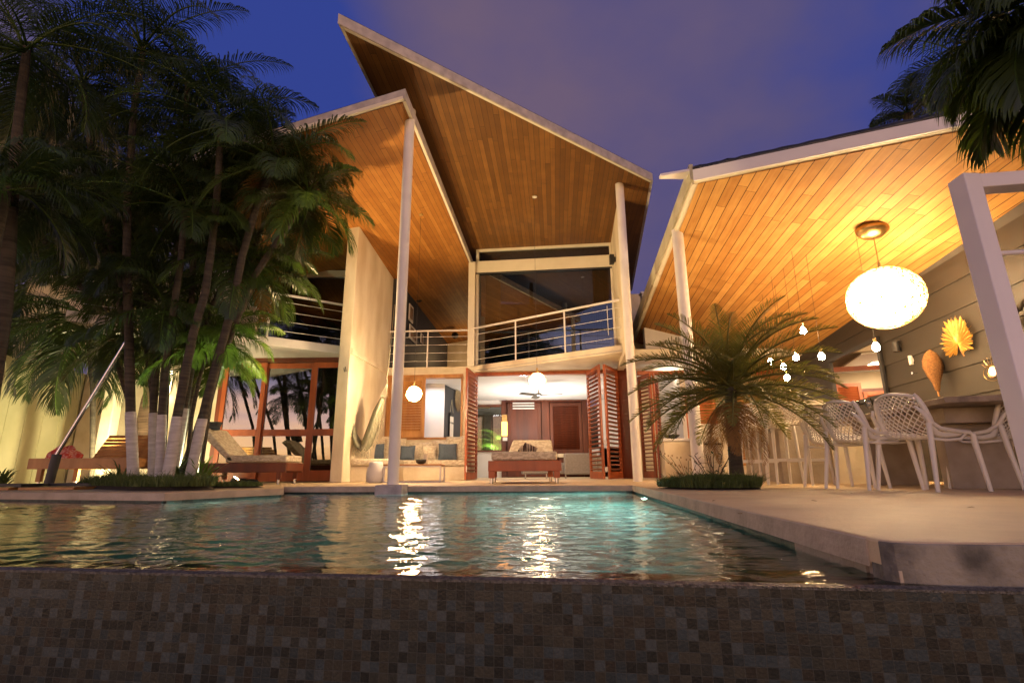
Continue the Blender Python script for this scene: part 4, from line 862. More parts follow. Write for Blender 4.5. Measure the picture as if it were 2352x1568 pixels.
grass('small_grass_patch', ell(AY(530, 1120, 7.1).x, 7.15, .42, .18, seed=4), 1400, .07, 4, 'thin grass strip right of the palm bed', lift=.02)
gr = G(1668, 1124)
grass('bed_grass_right', ell(gr.x, gr.y + .32, .50, .42, seed=6, rz=.0), 11000, .14, 5, 'round bed of clipped grass around the date palm', lift=.015)
# date palm
DX, DY = AY(1692, 1090, 5.75).x, 5.75
palm('date_palm', 'bushy pygmy date palm with fine arching fronds in the round grass bed', [(DX, DY, 0), (DX + .01, DY, .5), AY(1680, 950, DY), AY(1678, 890, DY)], .07, .06, 1.2, 56, 41, leaf=m_datel, ll=.27, w=.0095, nl=50, emin=-.35, emax=1.45, droop=1.2, sag=.12, fold=.55, dead=16)
rl_ = G(1640, 1112); shr = root('leafy_shrub', 'small dark leafy shrub growing left of the date palm trunk', 'shrub', (AY(1640, 1100, 5.6).x, 5.6, 0)); sl_ = MB(); st_ = MB(); rnd = random.Random(9)
for i in range(9):
    p = V((AY(1640, 1100, 5.6).x, 5.6, .03)); a = rnd.uniform(-1.5, 1.5); pts = [p.copy()]
    for k in range(7):
        p = p + V((math.sin(a) * .03, rnd.uniform(-.02, .02), .035 + rnd.uniform(0, .02))); pts.append(p.copy())
        for s_ in (-1, 1):
            d = V((s_ * rnd.uniform(.5, 1), rnd.uniform(-.7, .7), rnd.uniform(-.1, .6))).normalized(); u_ = d.cross(UP).normalized() * .014; sl_.add([p, p + d * .03 + u_, p + d * .065, p + d * .03 - u_], [(0, 1, 2, 3)])
    st_.tube(pts, .004, 5)
part('leaves', sl_, m_leaf, shr); part('stems', st_, m_bark, shr)
wd_ = root('wild_weed', 'thin sparse weed left of the shrub in the grass bed', 'plant', (AY(1578, 1100, 5.5).x, 5.5, 0)); wmb = MB(); sd = MB()
for i in range(6):
    p = V((AY(1580, 1100, 5.5).x, 5.5, .02)); a = -1.2 + .35 * i; pts = [p + V((math.sin(a) * .30 * t, .03 * i * t, (.34 - .02 * i) * t ** .8)) for t in (0, .3, .6, 1)]; wmb.tube(pts, .0025, 4)
    for t_ in (1, 2, 3):
        for s_ in (-1, 1): sd.ball(pts[t_] + V((s_ * .02, 0, .012)), (.006, .006, .011), 6, 4)
part('stems', wmb, m_leaf, wd_); part('seed_heads', sd, m_dry, wd_)
# palm above the right corner and the ones behind the pavilion roof
def crown_only(label, c, gnd, L, nf, seed, azr, **k): palm('coconut_palm', label, [V(gnd), V(gnd).lerp(V(c), .5) + V((.1, 0, 0)), V(c)], .12, .08, L, nf, seed, azr=azr, **k)
c_ = AY(2405, 40, 2.7); crown_only('big palm whose dark fronds hang into the top right corner', c_, (c_.x + .5, 2.9, 0), .86, 28, 51, (-180, 180), ll=.36, w=.02, nl=60, emin=-.7, emax=.9, droop=1.7, sag=.8)
c_ = AY(2205, 130, 8.0); crown_only('palm behind the pavilion roof with fronds over the roof edge', c_, (c_.x, 9.5, 0), 1.5, 14, 52, (-170, 170), ll=.55, emin=-.6, emax=1.0, droop=1.6, sag=.8)
c_ = AY(2085, 262, 9.0); crown_only('small palm tuft peeking above the pavilion roof line', c_, (c_.x, 10.4, 0), .8, 10, 53, (-170, 170), ll=.4, emin=-.1, emax=1.3, droop=1.3)
c_ = AY(1180, 1012, 20.2)
for i, (px, py, lab) in enumerate(((1112, 1015, 'green areca bush outside the living room back window, left one'), (1140, 990, 'taller green areca bush outside the living room back window'), (1361, 1020, 'green palm bush outside beside the louvred back door'), (1545, 1010, 'green palm bush outside the kitchen window'))):
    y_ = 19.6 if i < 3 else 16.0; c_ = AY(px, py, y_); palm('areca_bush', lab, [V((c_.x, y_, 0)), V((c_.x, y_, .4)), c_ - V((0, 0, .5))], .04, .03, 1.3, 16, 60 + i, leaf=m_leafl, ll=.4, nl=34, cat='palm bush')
# ================================================================ furniture
def chairmat(): return m_chair
def build_chair(name, label, loc, seat=.44, top=.81, group=None, bar=False):
    r = root(name, label, 'bar stool' if bar else 'chair', V((0, 0, 0)), group); sz = seat
    prof = [(.23, sz + .0), (.17, sz + .012), (.06, sz - .008), (-.06, sz - .012), (-.14, sz + .01), (-.19, sz + .07), (-.225, sz + .15), (-.25, sz + .24), (-.27, sz + .31), (-.285, top)]
    wid = [.215, .22, .225, .225, .22, .222, .225, .22, .205, .175]
    def P(u, v):
        f = u * (len(prof) - 1); i = min(len(prof) - 2, int(f)); k = f - i; y = prof[i][0] * (1 - k) + prof[i + 1][0] * k; z = prof[i][1] * (1 - k) + prof[i + 1][1] * k; w = wid[i] * (1 - k) + wid[i + 1] * k
        s = v * 2 - 1; cv = s * s; wrap = .055 * cv; backk = max(0, min(1, (u - .35) / .3)); return V((s * w, y + wrap * backk * 1.1, z + wrap * (1 - backk) * .45 + (.0 if u < .97 else -.035 * cv)))
    nu, nv = 13, 9; mb = MB(); vid = {}; vs = []
    def vi(i, j):
        if (i, j) not in vid: vid[(i, j)] = len(vs); vs.append(P(i / (2 * nu), j / (2 * nv)))
        return vid[(i, j)]
    fs_ = []
    for i in range(nu * 2):
        for j in range(nv * 2):
            if (i + j) % 2 == 0: pass
    # diamond cells: centres on a staggered grid
    for i in range(0, 2 * nu + 1):
        for j in range(0, 2 * nv + 1):
            if (i + j) % 2 == 1 and 0 < i < 2 * nu and 0 < j < 2 * nv:
                fs_.append((vi(i - 1, j), vi(i, j + 1), vi(i + 1, j), vi(i, j - 1)))
    mb.add(vs, fs_); o = part('seat_shell', mb, m_chair, r)
    wfm_ = o.modifiers.new('lattice', 'WIREFRAME'); wfm_.thickness = .0125; wfm_.use_even_offset = False; wfm_.use_replace = True
    rim_ = MB(); K = 24
    for s in (0, 1):
        def w_(u): return P(u, s)
        rim_.tube([w_(i / K) for i in range(K + 1)], [.014 + .013 * math.sin(math.pi * i / K) for i in range(K + 1)], 8)
    rim_.tube([P(1, j / 12) for j in range(13)], .014, 8); rim_.tube([P(0, j / 12) for j in range(13)], .013, 8)
    part('rim', rim_, m_chair, r, smooth=True)
    # side rails sweeping from the back to the front leg, with the lower loop
    for s in (-1, 1):
        sr = MB(); X = s * .235
        sr.tube([V((s * .20, -.262, top - .12)), V((X, -.235, sz + .20)), V((X + s * .01, -.19, sz + .12)), V((X + s * .015, -.10, sz + .065)), V((X + s * .015, .05, sz + .045)), V((X + s * .01, .20, sz + .035)), V((X, .235, sz - .0))], [.010, .017, .019, .018, .018, .018, .018], 8)
        sr.tube([V((X, -.20, sz - .02)), V((X + s * .008, -.05, sz - .03)), V((X + s * .008, .10, sz - .02)), V((X + s * .01, .16, sz + .03))], .012, 6)
        part('side_rail', sr, m_chair, r, smooth=True)
        for y0, y1, zt in ((-.20, -.27, sz + .11), (.225, .26, sz + .03)):
            part('leg', MB().tube([V((X + s * .012, y0, zt)), V((X + s * .012, y0 + (y1 - y0) * .2, sz - .06)), V((X + s * .035, y1, 0))], [.021, .022, .0155], 10), m_chair, r, smooth='auto')
    if bar:
        fb = MB(); z = .30
        fb.beam((-.262, -.26, z), (.262, -.26, z), .02, .035); fb.beam((-.262, .25, z), (.262, .25, z), .02, .035); part('footrest', fb, m_chair, r)
    r.location = loc; ROOTLOC[r.name] = V(loc); return r
gC = 'lattice dining chairs around the long table'
def face(dx, dy): return math.atan2(-dx, dy)            # rotation so that local +y looks along (dx, dy)
ch0 = build_chair('dining_chair', 'nearest cream lattice chair, its back to the pool, left of the table corner', (0, 0, 0), group=gC)
t_u = az(9.24); t_n = V((t_u.y, -t_u.x, 0))             # table long axis, and across it towards the wall
ca = V((AY(2118, 1000, 4.62).x, 4.62, 0)); ch0.location = ca; ch0.rotation_euler = (0, 0, face(.93, .20))
for k, (px, yy, rz, lab) in enumerate(((1985, 5.05, face(.95, .12), 'second lattice chair along the pool side of the table, partly behind the nearest one'), (1925, 5.55, face(.96, .05), 'farthest lattice chair on the pool side, its back overlapped by date palm fronds'),
        (2268, 4.95, face(-.45, .85), 'lattice chair at the right, half hidden behind the steel post'))):
    p = V((AY(px, 1000, yy).x, yy, 0)); dup(ch0, p, rz, lab, gC)
# table
TZ = .79; tc0 = AY(2165, 900, 4.55); tn_ = V((tc0.x, tc0.y, 0)) + t_u * 0
ta = tn_; tb = ta + t_u * 2.6 + t_n * .0; td = ta + t_n * 1.25
m_stone = M('weathered stone table top', (.16, .12, .08), (.34, .27, .19), .45, 8, .3, 40)
tab = root('dining_table', 'long stone topped dining table with concrete legs beside the board wall', 'table', ta + t_u * 1.3 + t_n * .5)
corner = ta + t_n * .0
pt = [ta + t_n * .0 - t_u * .0, ta + t_u * 2.5, ta + t_u * 2.5 + t_n * 1.05, ta + t_n * 1.05 - t_u * .15]
part('table_top', MB().prism([flat(p, TZ - .055) for p in reversed(pt)], (0, 0, .055)), m_stone, tab, bevel=.006)
part('apron', MB().prism([flat(p, TZ - .20) for p in (ta + t_u * .35 + t_n * .18, ta + t_u * .35 + t_n * .85, ta + t_u * 2.2 + t_n * .85, ta + t_u * 2.2 + t_n * .18)], (0, 0, .144)), m_cgrey, tab, bevel=.006)
for s_ in (.55, 1.95):
    c = ta + t_u * s_ + t_n * .5; part('leg', MB().prism([flat(c + t_n * a_ + t_u * b_, 0) for a_, b_ in ((-.28, -.05), (.28, -.05), (.28, .09), (-.28, .09))], (0, 0, TZ - .20)), m_cgrey, tab, bevel=.006)
for k, (s_, lab) in enumerate(((.75, 'lattice chair on the wall side of the table, nearer of the two'), (1.45, 'lattice chair on the wall side of the table, farther of the two'))):
    p = ta + t_u * s_ + t_n * 1.32; dup(ch0, flat(p, 0), face(-t_n.x, -t_n.y), lab, gC)
wm_glass = glass_mat('drinking glass', (.95, .97, .96), .12)
for k, (s_, n_o, lab) in enumerate(((1.55, .12, 'wine glass on the table edge, nearer of the pair'), (1.8, .10, 'wine glass on the table, farther of the pair'))):
    c = flat(ta + t_u * s_ + t_n * n_o, TZ); g = MB().lathe([(.034, .001), (.034, .004), (.004, .01), (.004, .07), (.03, .09), (.042, .12), (.040, .15), (.031, .19)], c, 18)
    thing('wine_glass', g, wm_glass, lab, 'glass', loc=c, group='glasses on the dining table', smooth=True)
c = flat(ta + t_u * 1.0 + t_n * .30, TZ); jr = root('glass_jar', 'small lidded jar on the dining table behind the nearest chair', 'jar', c)
part('jar_body', MB().lathe([(.045, .001), (.05, .02), (.05, .08), (.035, .10)], c, 16), wm_glass, jr, smooth=True); part('lid', MB().lathe([(.038, .10), (.038, .12)], c, 16), m_steel, jr)
# bar stools and the bar
gS = 'white bar stools at the bar'
bs = build_chair('bar_stool', 'white lattice bar stool standing nearest in front of the bar', (0, 0, 0), seat=.75, top=1.06, group=gS, bar=True)
p = V((AY(1826, 1000, 6.7).x, 6.7, 0)); bs.location = p; bs.rotation_euler = (0, 0, face(.80, .55))
dup(bs, V((AY(1762, 1000, 7.3).x, 7.3, 0)), face(.85, .45), 'white lattice bar stool in the middle of the row, behind the nearest one', gS)
dup(bs, V((AY(1728, 1000, 7.9).x, 7.9, 0)), face(.85, .45), 'farthest white bar stool, mostly hidden by the date palm', gS)
bx = AY(1860, 1000, 7.4); bar = root('bar_counter', 'tall concrete bar counter with a slab end behind the stools', 'bar', (bx.x, 7.4, 0)); bd_ = az(9.24); bn_ = V((bd_.y, -bd_.x, 0)); b0_ = V((AY(1800, 1100, 7.35).x, 7.35, 0))
part('end_slab', MB().prism([flat(b0_, 0), flat(b0_ + bn_ * .62, 0), flat(b0_ + bn_ * .62 + bd_ * .12, 0), flat(b0_ + bd_ * .12, 0)], (0, 0, 1.05)), m_cgrey, bar, bevel=.006)
part('bar_top', MB().prism([flat(b0_ - bd_ * .02 - bn_ * .02, 1.051), flat(b0_ + bn_ * .64 - bd_ * .02, 1.051), flat(b0_ + bn_ * .64 + bd_ * 3, 1.051), flat(b0_ - bn_ * .02 + bd_ * 3, 1.051)], (0, 0, .07)), m_plaster, bar, bevel=.006)
part('bar_front', MB().prism([flat(b0_ + bn_ * .30 + bd_ * .12, 0), flat(b0_ + bn_ * .36 + bd_ * .12, 0), flat(b0_ + bn_ * .36 + bd_ * 3, 0), flat(b0_ + bn_ * .30 + bd_ * 3, 0)], (0, 0, 1.05)), m_cgrey, bar)
part('side_panel', MB().prism([flat(b0_ + bn_ * .66, 0), flat(b0_ + bn_ * 1.55, 0), flat(b0_ + bn_ * 1.55 + bd_ * .06, 0), flat(b0_ + bn_ * .66 + bd_ * .06, 0)], (0, 0, .82)), m_plaster, bar)
c = flat(b0_ + bd_ * 1.1 + bn_ * .2, 1.122); clump('potted_herb', 'small green potted plant on the bar top', 'plant', c, 30, .28, 71, m_leafl, w=.014)
for k, (s_, lab) in enumerate(((.7, 'glass bottle on the bar top nearest the end slab'), (.9, 'second glass bottle on the bar top'))):
    c = flat(b0_ + bd_ * s_ + bn_ * .12, 1.122); thing('bottle', MB().lathe([(.035, .001), (.037, .02), (.037, .16), (.014, .21), (.013, .27)], c, 14), wm_glass, lab, 'bottle', loc=c, smooth=True, group='bottles on the bar')
# kitchen counter, fridge
kx0, kx1 = AY(1530, 1050, 11.8).x, AY(1618, 1050, 11.8).x
kc_ = root('kitchen_counter', 'pale kitchen counter behind the column at the back of the pavilion', 'counter', ((kx0 + kx1) / 2, 12, 0))
part('counter_body', MB().b2((kx0, 11.9, 0), (kx1, 12.4, .82)), m_plaster, kc_, bevel=.005); part('worktop', MB().b2((kx0 - .03, 11.85, .822), (kx1 + .25, 12.45, .88)), m_roomw, kc_, bevel=.005); part('end_panel', MB().b2((kx1 + .19, 11.9, 0), (kx1 + .25, 12.4, .82)), m_white, kc_)
fx0, fx1 = AY(1611, 1000, 11.2).x, AY(1656, 1000, 11.2).x; m_fridge = M('cream enamel fridge', (.55, .52, .44), (.60, .57, .48), .3, 2)
fg = root('refrigerator', 'cream two door refrigerator behind the date palm', 'refrigerator', ((fx0 + fx1) / 2, 11.6, 0)); ft = AY(1630, 973, 11.2).z
part('body', MB().b2((fx0, 11.25, .03), (fx1, 11.85, ft)), m_fridge, fg, bevel=.01); part('upper_door', MB().b2((fx0, 11.19, ft * .66), (fx1, 11.24, ft)), m_fridge, fg, bevel=.01); part('lower_door', MB().b2((fx0, 11.19, .05), (fx1, 11.24, ft * .64)), m_fridge, fg, bevel=.01)
part('handle', MB().b2((fx0 + .04, 11.14, ft * .66 - .05), (fx1 - .02, 11.185, ft * .66 - .02)), m_black, fg); part('badge', MB().b2((fx0 + .19, 11.175, ft * .84), (fx0 + .24, 11.189, ft * .91)), m_black, fg)
bw0 = V((kx0 + .25, 12.1, .882)); thing('fruit_bowl', MB().lathe([(.08, 0), (.16, .05), (.18, .09), (.165, .085), (.07, .02)], bw0, 18), m_black, 'dark bowl on the kitchen counter', 'bowl', loc=bw0, smooth=True)
# ================================================================ terrace furniture by the living room
def rbox(mb, a, b): return mb.b2(a, b)
dbr = root('daybed', 'wooden daybed with cream patterned mattress in front of the open living room', 'daybed', (.2, 9.2, 0))
dX0, dX1 = AY(1121, 1080, 8.6).x, AY(1290, 1080, 8.6).x; yA, yB = 8.6, 10.2; ft_ = .355
fm = MB(); fm.b2((dX0, yA, .19), (dX1, yA + .05, ft_)); fm.b2((dX0, yB - .05, .19), (dX1, yB, ft_)); fm.b2((dX0, yA + .05, .19), (dX0 + .05, yB - .05, ft_)); fm.b2((dX1 - .05, yA + .05, .19), (dX1, yB - .05, ft_)); fm.b2((dX0 + .05, yA + .05, ft_ - .05), (dX1 - .05, yB - .05, ft_ - .01))
part('frame', fm, m_red, dbr, bevel=.006)
for x in (dX0 + .045, dX1 - .085):
    for y in (yA + .052, yB - .05 - .082):
        l = part('leg', MB().b2((x - .04, y - .055 if y < 9 else y, .085), (x + .055, y + .04, .19)), m_red, dbr, bevel=.004); part('chrome_foot', MB().tube([(x + .008, y - .005, 0), (x + .008, y - .005, .085)], .03, 14), m_steel, l, smooth='auto')
part('mattress', MB().b2((dX0 + .05, yA + .02, ft_ + .002), (dX1 - .06, yB - .5, .50)), m_fabric, dbr, bevel=.035, smooth='auto')
bk_ = MB(); b_a = V((dX0 + .28, yB - .55, .42)); bk_.add([b_a, V((dX1 - .04, yB - .55, .42)), V((dX1 - .04, yB - .40, .38)), b_a + V((0, .15, -.04)), V((dX0 + .40, yB - .12, .77)), V((dX1 - .04, yB - .12, .77)), V((dX1 - .04, yB, .71)), V((dX0 + .40, yB, .71))], BF)
part('backrest_cushion', bk_, m_fabric, dbr, bevel=.03, smooth='auto')
rt = V((dX0 + .62, 9.5, .505)); m_towel = M('striped brown towel', (.06, .035, .03), (.40, .34, .28), .9, 5, stretch=(9, .2, .2), lo=.48, hi=.52, detail=0)
tw = MB(); tw.tube([rt + V((-.10, -.05, .02)), rt + V((-.04, 0, .075)), rt + V((.03, .02, .06)), rt + V((.10, .03, .02))], [.04, .065, .05, .03], 12); tw.tube([rt + V((-.02, 0, .14)), rt + V((.20, -.03, .05))], [.05, .045], 14)
thing('rolled_towel', tw, m_towel, 'rolled striped brown towel lying on the daybed', 'towel', loc=rt, smooth='auto')
# interior sofa, cabinet, fan, wall lamp
sf = root('grey_sofa', 'low grey sofa inside the living room right of the daybed', 'sofa', (2.0, 14.2, 0)); sx0, sx1 = AY(1296, 1080, 13.9).x, AY(1372, 1080, 13.9).x
part('base', MB().b2((sx0 - 1.1, 14.0, .12), (sx1, 14.8, .40)), m_grey, sf, bevel=.03, smooth='auto'); part('back', MB().b2((sx0, 13.85, .1), (sx1, 13.99, .64)), m_grey, sf, bevel=.04, smooth='auto'); part('armrest', MB().b2((sx1 - .01, 13.9, .1), (sx1 + .2, 14.8, .58)), m_grey, sf, bevel=.04, smooth='auto')
for x in (sx0 - 1.0, sx0 - .45, sx0 + .05, sx1): part('foot', MB().tube([(x, 14.05, 0), (x, 14.05, .12)], .02, 10), m_steel, sf)
cb_ = root('tv_cabinet', 'white topped wooden cabinet at the living room back wall', 'cabinet', (2.2, 17.6, 0)); cx0, cx1 = AY(1285, 1040, 17.2).x, AY(1368, 1040, 17.2).x
part('carcass', MB().b2((cx0, 17.3, .1), (cx1, 17.8, .62)), m_redd, cb_); part('top', MB().b2((cx0 - .05, 17.25, .622), (cx1 + .05, 17.85, .74)), m_plaster, cb_, bevel=.01)
fnp = AY(1237, 905, 14.6); fan = root('ceiling_fan', 'dark wooden three blade ceiling fan in the living room', 'fan', fnp)
part('rod', MB().tube([V((fnp.x, 14.6, 2.6)), fnp], .018, 10).ball(fnp, (.09, .09, .05), 16, 8), m_steel, fan)
for k in range(3):
    a = rad(100 + 120 * k); d = V((math.cos(a), math.sin(a), 0)); n_ = V((-d.y, d.x, 0)); q = fnp - V((0, 0, .03)); vs = []
    for i in range(8): t = i / 7; w = .05 + .05 * math.sin(math.pi * t * .9); c = q + d * (.06 + .62 * t); vs += [c - n_ * w - V((0, 0, .02)), c + n_ * w + V((0, 0, .01)), c + n_ * w + V((0, 0, .02)), c - n_ * w - V((0, 0, .01))]
    b = MB().add(vs, [(4 * i + j, 4 * i + (j + 1) % 4, 4 * i + 4 + (j + 1) % 4, 4 * i + 4 + j) for i in range(7) for j in range(4)] + [(0, 1, 2, 3), (28, 29, 30, 31)]); part('blade', b, m_bark, fan)
# banquette
bq = root('banquette', 'L shaped built in banquette bench with patterned cushion along the cream walls', 'bench', (-2.2, 12.7, 0))
bY = 12.35; bx0, bx1 = x0 + .02, XD0 - .12
part('seat_base', MB().b2((x1 + .0, bY + .04, 0), (bx1, 13.19, .31)), m_plaster, bq, bevel=.01); part('seat_base', MB().b2((x0 - .02, 10.9, 0), (x0 + .78, bY + .0, .31)), m_plaster, bq, bevel=.01)
part('seat_cushion', MB().b2((x1 + .0, bY + .0, .312), (bx1, 13.19, .46)), m_fabric, bq, bevel=.04, smooth='auto'); part('seat_cushion', MB().b2((x0 + .0, 10.86, .312), (x0 + .80, bY - .01, .46)), m_fabric, bq, bevel=.04, smooth='auto')
def pillow(loc, w, h, t, rz, rx, mat, name, label, group):
    mb = MB(); n = 12
    def P(u, v, s):
        x = (u * 2 - 1); y = (v * 2 - 1); k = (1 - x ** 4) * (1 - y ** 4); return (x * w / 2 * (1 - .07 * (1 - abs(y)) ), s * t / 2 * k ** .6, y * h / 2 * (1 - .07 * (1 - abs(x))))
    for s in (-1, 1): mb.grid(lambda u, v: P(u, v, s), n, n)
    mt = Euler((rx, 0, rz)).to_matrix(); mb.v = [tuple(V(loc) + mt @ V(p)) for p in mb.v]
    return thing(name, mb, mat, label, 'cushion', loc=loc, group=group, smooth=True)
gP = 'cushions on the banquette'; bz = .46
def pl(px, w, y, mat, name, label, rz=0, rx=-.25, h=None): 
    h = h or w; pillow(V((AY(px, 1040, y).x, y, bz + h / 2 * .97)), w, h, .16, rz, rx, mat, name, label, gP)
pl(868, .62, 13.0, m_fabric, 'cushion', 'large patterned cushion in the banquette corner by the hammock', .5)
pl(905, .56, 13.02, m_fabric, 'cushion', 'patterned cushion behind the round column')
pl(967, .62, 13.02, m_fabric, 'cushion', 'wide patterned cushion in the middle of the banquette', h=.46)
pl(1018, .60, 13.02, m_fabric, 'cushion', 'patterned cushion right of the middle on the banquette', h=.5)
pl(1046, .60, 12.95, m_fabric, 'cushion', 'patterned cushion at the right banquette end by the shutter', -.4)
pl(985, .36, 12.75, m_fabric, 'cushion', 'small plain cream cushion beside the candle', h=.36)
pl(851, .40, 12.6, m_blue, 'blue_cushion', 'blue cushion leaning beside the hammock, front one of the corner pair', .5, h=.40)
pl(862, .42, 12.8, m_blue, 'blue_cushion', 'blue cushion in the banquette corner, rear one of the corner pair', .3, h=.42)
pl(936, .36, 12.75, m_blue, 'blue_cushion', 'blue cushion just right of the round column', h=.36)
pl(1028, .44, 12.7, m_blue, 'blue_cushion', 'large slate blue cushion at the right of the banquette', .1, h=.40)
# coffee table, bowl, candle, stool
tY = 9.8; tx0, tx1 = AY(880, 1080, tY).x, AY(1013, 1080, tY).x; ct = root('coffee_table', 'low coffee table with white tube frame and wooden top', 'table', ((tx0 + tx1) / 2, tY + .3, 0)); tz = AY(980, 1065, tY).z
part('table_top', MB().b2((tx0, tY, tz - .03), (tx1, tY + .6, tz)), m_teak, ct, bevel=.004)
fr_ = MB()
for x in (tx0 + .015, tx1 - .015):
    for y in (tY + .015, tY + .585): fr_.b2((x - .013, y - .013, .0), (x + .013, y + .013, tz - .031))
    fr_.b2((x - .012, tY + .03, .001), (x + .012, tY + .57, .025))
fr_.b2((tx0 + .03, tY + .003, .001), (tx1 - .03, tY + .027, .025)); fr_.b2((tx0 + .03, tY + .573, .001), (tx1 - .03, tY + .597, .025)); fr_.b2((tx0 + .03, tY + .003, tz - .055), (tx1 - .03, tY + .027, tz - .031))
part('frame', fr_, m_white, ct)
bwp = V((AY(967, 1060, tY + .25).x, tY + .25, tz + .001)); thing('dark_bowl', MB().lathe([(.045, 0), (.09, .03), (.105, .085), (.095, .08), (.04, .012)], bwp, 20), m_black, 'small black bowl on the coffee table', 'bowl', loc=bwp, smooth=True)
cdp = V((AY(977, 1060, tY + .4).x, tY + .4, tz + .001)); cd = root('pillar_candle', 'cream pillar candle behind the bowl on the coffee table', 'candle', cdp); part('wax', MB().lathe([(.05, 0), (.05, .19), (.04, .185)], cdp, 20), m_trim, cd, smooth='auto'); part('wick', MB().tube([cdp + V((0, 0, .18)), cdp + V((0, 0, .2))], .003, 5), m_black, cd)
pfp = G(862, 1109); pfp = V((AY(862, 1100, 9.9).x, 9.9, 0)); pf = MB().lathe([(.10, 0), (.16, .02), (.17, .14), (.155, .27), (.13, .30), (.12, .37), (.06, .385)], pfp, 24)
thing('ceramic_stool', pf, m_roomw, 'rough white ceramic jar stool at the left end of the banquette', 'stool', loc=pfp, smooth=True)
# hammock chair
HY = 10.9
def hy(px, py, o=0): return AY(px, py, HY + o)
hm = root('hammock', 'cream fringed hammock slung beside the fin wall', 'hammock', hy(840, 1050))
line = [hy(809, 970), hy(812, 1000), hy(821, 1025), hy(835, 1037), hy(848, 1022), hy(862, 985), hy(874, 945), hy(882, 912)]
rr = [.02, .09, .15, .17, .20, .20, .17, .06]
cl_ = MB(); nn_ = 10; vs = []
for i, (p, r_) in enumerate(zip(line, rr)):
    d = (line[min(i + 1, 7)] - line[max(i - 1, 0)]).normalized(); u_ = V((0, 1, 0)); w_ = d.cross(u_).normalized()
    for j in range(nn_ + 1): a = math.pi * (j / nn_) ; vs.append(p + u_ * math.cos(a) * r_ * 1.1 + w_ * (math.sin(a) * r_ * .75 + .018 * math.sin(j * 3.1)) * (1 if i < 4 else 1))
cl_.add(vs, [(i * (nn_ + 1) + j, (i + 1) * (nn_ + 1) + j, (i + 1) * (nn_ + 1) + j + 1, i * (nn_ + 1) + j + 1) for i in range(7) for j in range(nn_)])
cm = part('cloth', cl_, m_hammock, hm, smooth=True); so = cm.modifiers.new('thick', 'SOLIDIFY'); so.thickness = .012
rp = MB(); rp.tube([line[0], hy(804, 905), hy(799, 860), AY(794, 848, 10.42)], .006, 6)
for k in range(7): rp.tube([line[-1] + V(((k - 3) * .02, (k - 3) * .03, 0)), hy(890, 880), ], .004, 5)
for k in range(5): rp.tube([line[1] + V(((k - 2) * .02, (k - 2) * .03, .0)), line[0] + V((0, 0, .04))], .004, 5)
rp.tube([hy(890, 882), hy(889, 868), hy(897, 800), AY(906, 700, 12.0)], .007, 6)
part('ropes', rp, m_rope, hm); rnd = random.Random(3); fg_ = MB()
for k in range(90):
    t = rnd.random(); i = 1 + int(t * 5); p = line[i].lerp(line[i + 1], t * 5 % 1) + V((rnd.uniform(-.05, .05), rnd.choice((-1, 1)) * rr[i], -.05)); l = .06 + .10 * math.sin(t * 9) ** 2; fg_.tube([p, p + V((rnd.uniform(-.03, .03), 0, -l * .5)), p + V((rnd.uniform(-.02, .02), 0, -l))], [.006, .005, .003], 4)
part('fringe', fg_, m_rope, hm)
# ---- lounger in front of the glass doors
def lounger(name, label, x0_, x1_, y0_, y1_, z, backleft, mat, tow=None):
    r = root(name, label, 'sun lounger', ((x0_ + x1_) / 2, (y0_ + y1_) / 2, 0)); f = MB()
    f.b2((x0_, y0_, z - .16), (x1_, y0_ + .045, z)); f.b2((x0_, y1_ - .045, z - .16), (x1_, y1_, z)); f.b2((x0_, y0_ + .045, z - .14), (x0_ + .045, y1_ - .045, z)); f.b2((x1_ - .045, y0_ + .045, z - .14), (x1_, y1_ - .045, z))
    part('frame', f, mat, r, bevel=.005)
    for x in (x0_ + .2, x1_ - .12):
        for y in (y0_ + .03, y1_ - .03): l = part('leg', MB().b2((x - .035, y - .028, .08), (x + .035, y + .028, z - .16)), mat, r); part('chrome_foot', MB().tube([(x, y, 0), (x, y, .08)], .022, 12), m_steel, l)
    return r
lx0, lx1 = AY(440, 1070, 9.2).x, AY(657, 1070, 9.2).x
lo = lounger('sun_lounger', 'wooden sun lounger with cream cushion in front of the glass doors', lx0, lx1, 9.2, 9.95, .36, True, m_redd)
cz = .37
part('mattress', MB().b2((lx0 + .55, 9.22, cz), (lx1 - .02, 9.93, cz + .12)), m_fabric, lo, bevel=.03, smooth='auto')
mb = MB(); mb.add([(lx0 + .62, 9.22, cz), (lx0 + .74, 9.22, cz), (lx0 + .74, 9.93, cz), (lx0 + .62, 9.93, cz), (lx0 + .02, 9.22, cz + .52), (lx0 + .14, 9.22, cz + .60), (lx0 + .14, 9.93, cz + .60), (lx0 + .02, 9.93, cz + .52)], [(0, 3, 2, 1), (4, 5, 6, 7), (0, 1, 5, 4), (1, 2, 6, 5), (2, 3, 7, 6), (3, 0, 4, 7)])
part('backrest_cushion', mb, m_fabric, lo, bevel=.02, smooth='auto')
pillow(V((lx0 + .16, 9.4, cz + .64)), .30, .17, .12, .1, -.6, m_charcoal, 'neck_pillow', 'small dark neck pillow on top of the lounger backrest', None)
shp = AY(560, 1098, 9.4); thing('sandals', MB().ball((shp.x, 9.35, .05), (.16, .08, .05)).ball((shp.x + .14, 9.4, .045), (.13, .07, .045)), m_black, 'dark shoes on the terrace under the lounger', 'shoes', loc=(shp.x, 9.35, 0), smooth=True)
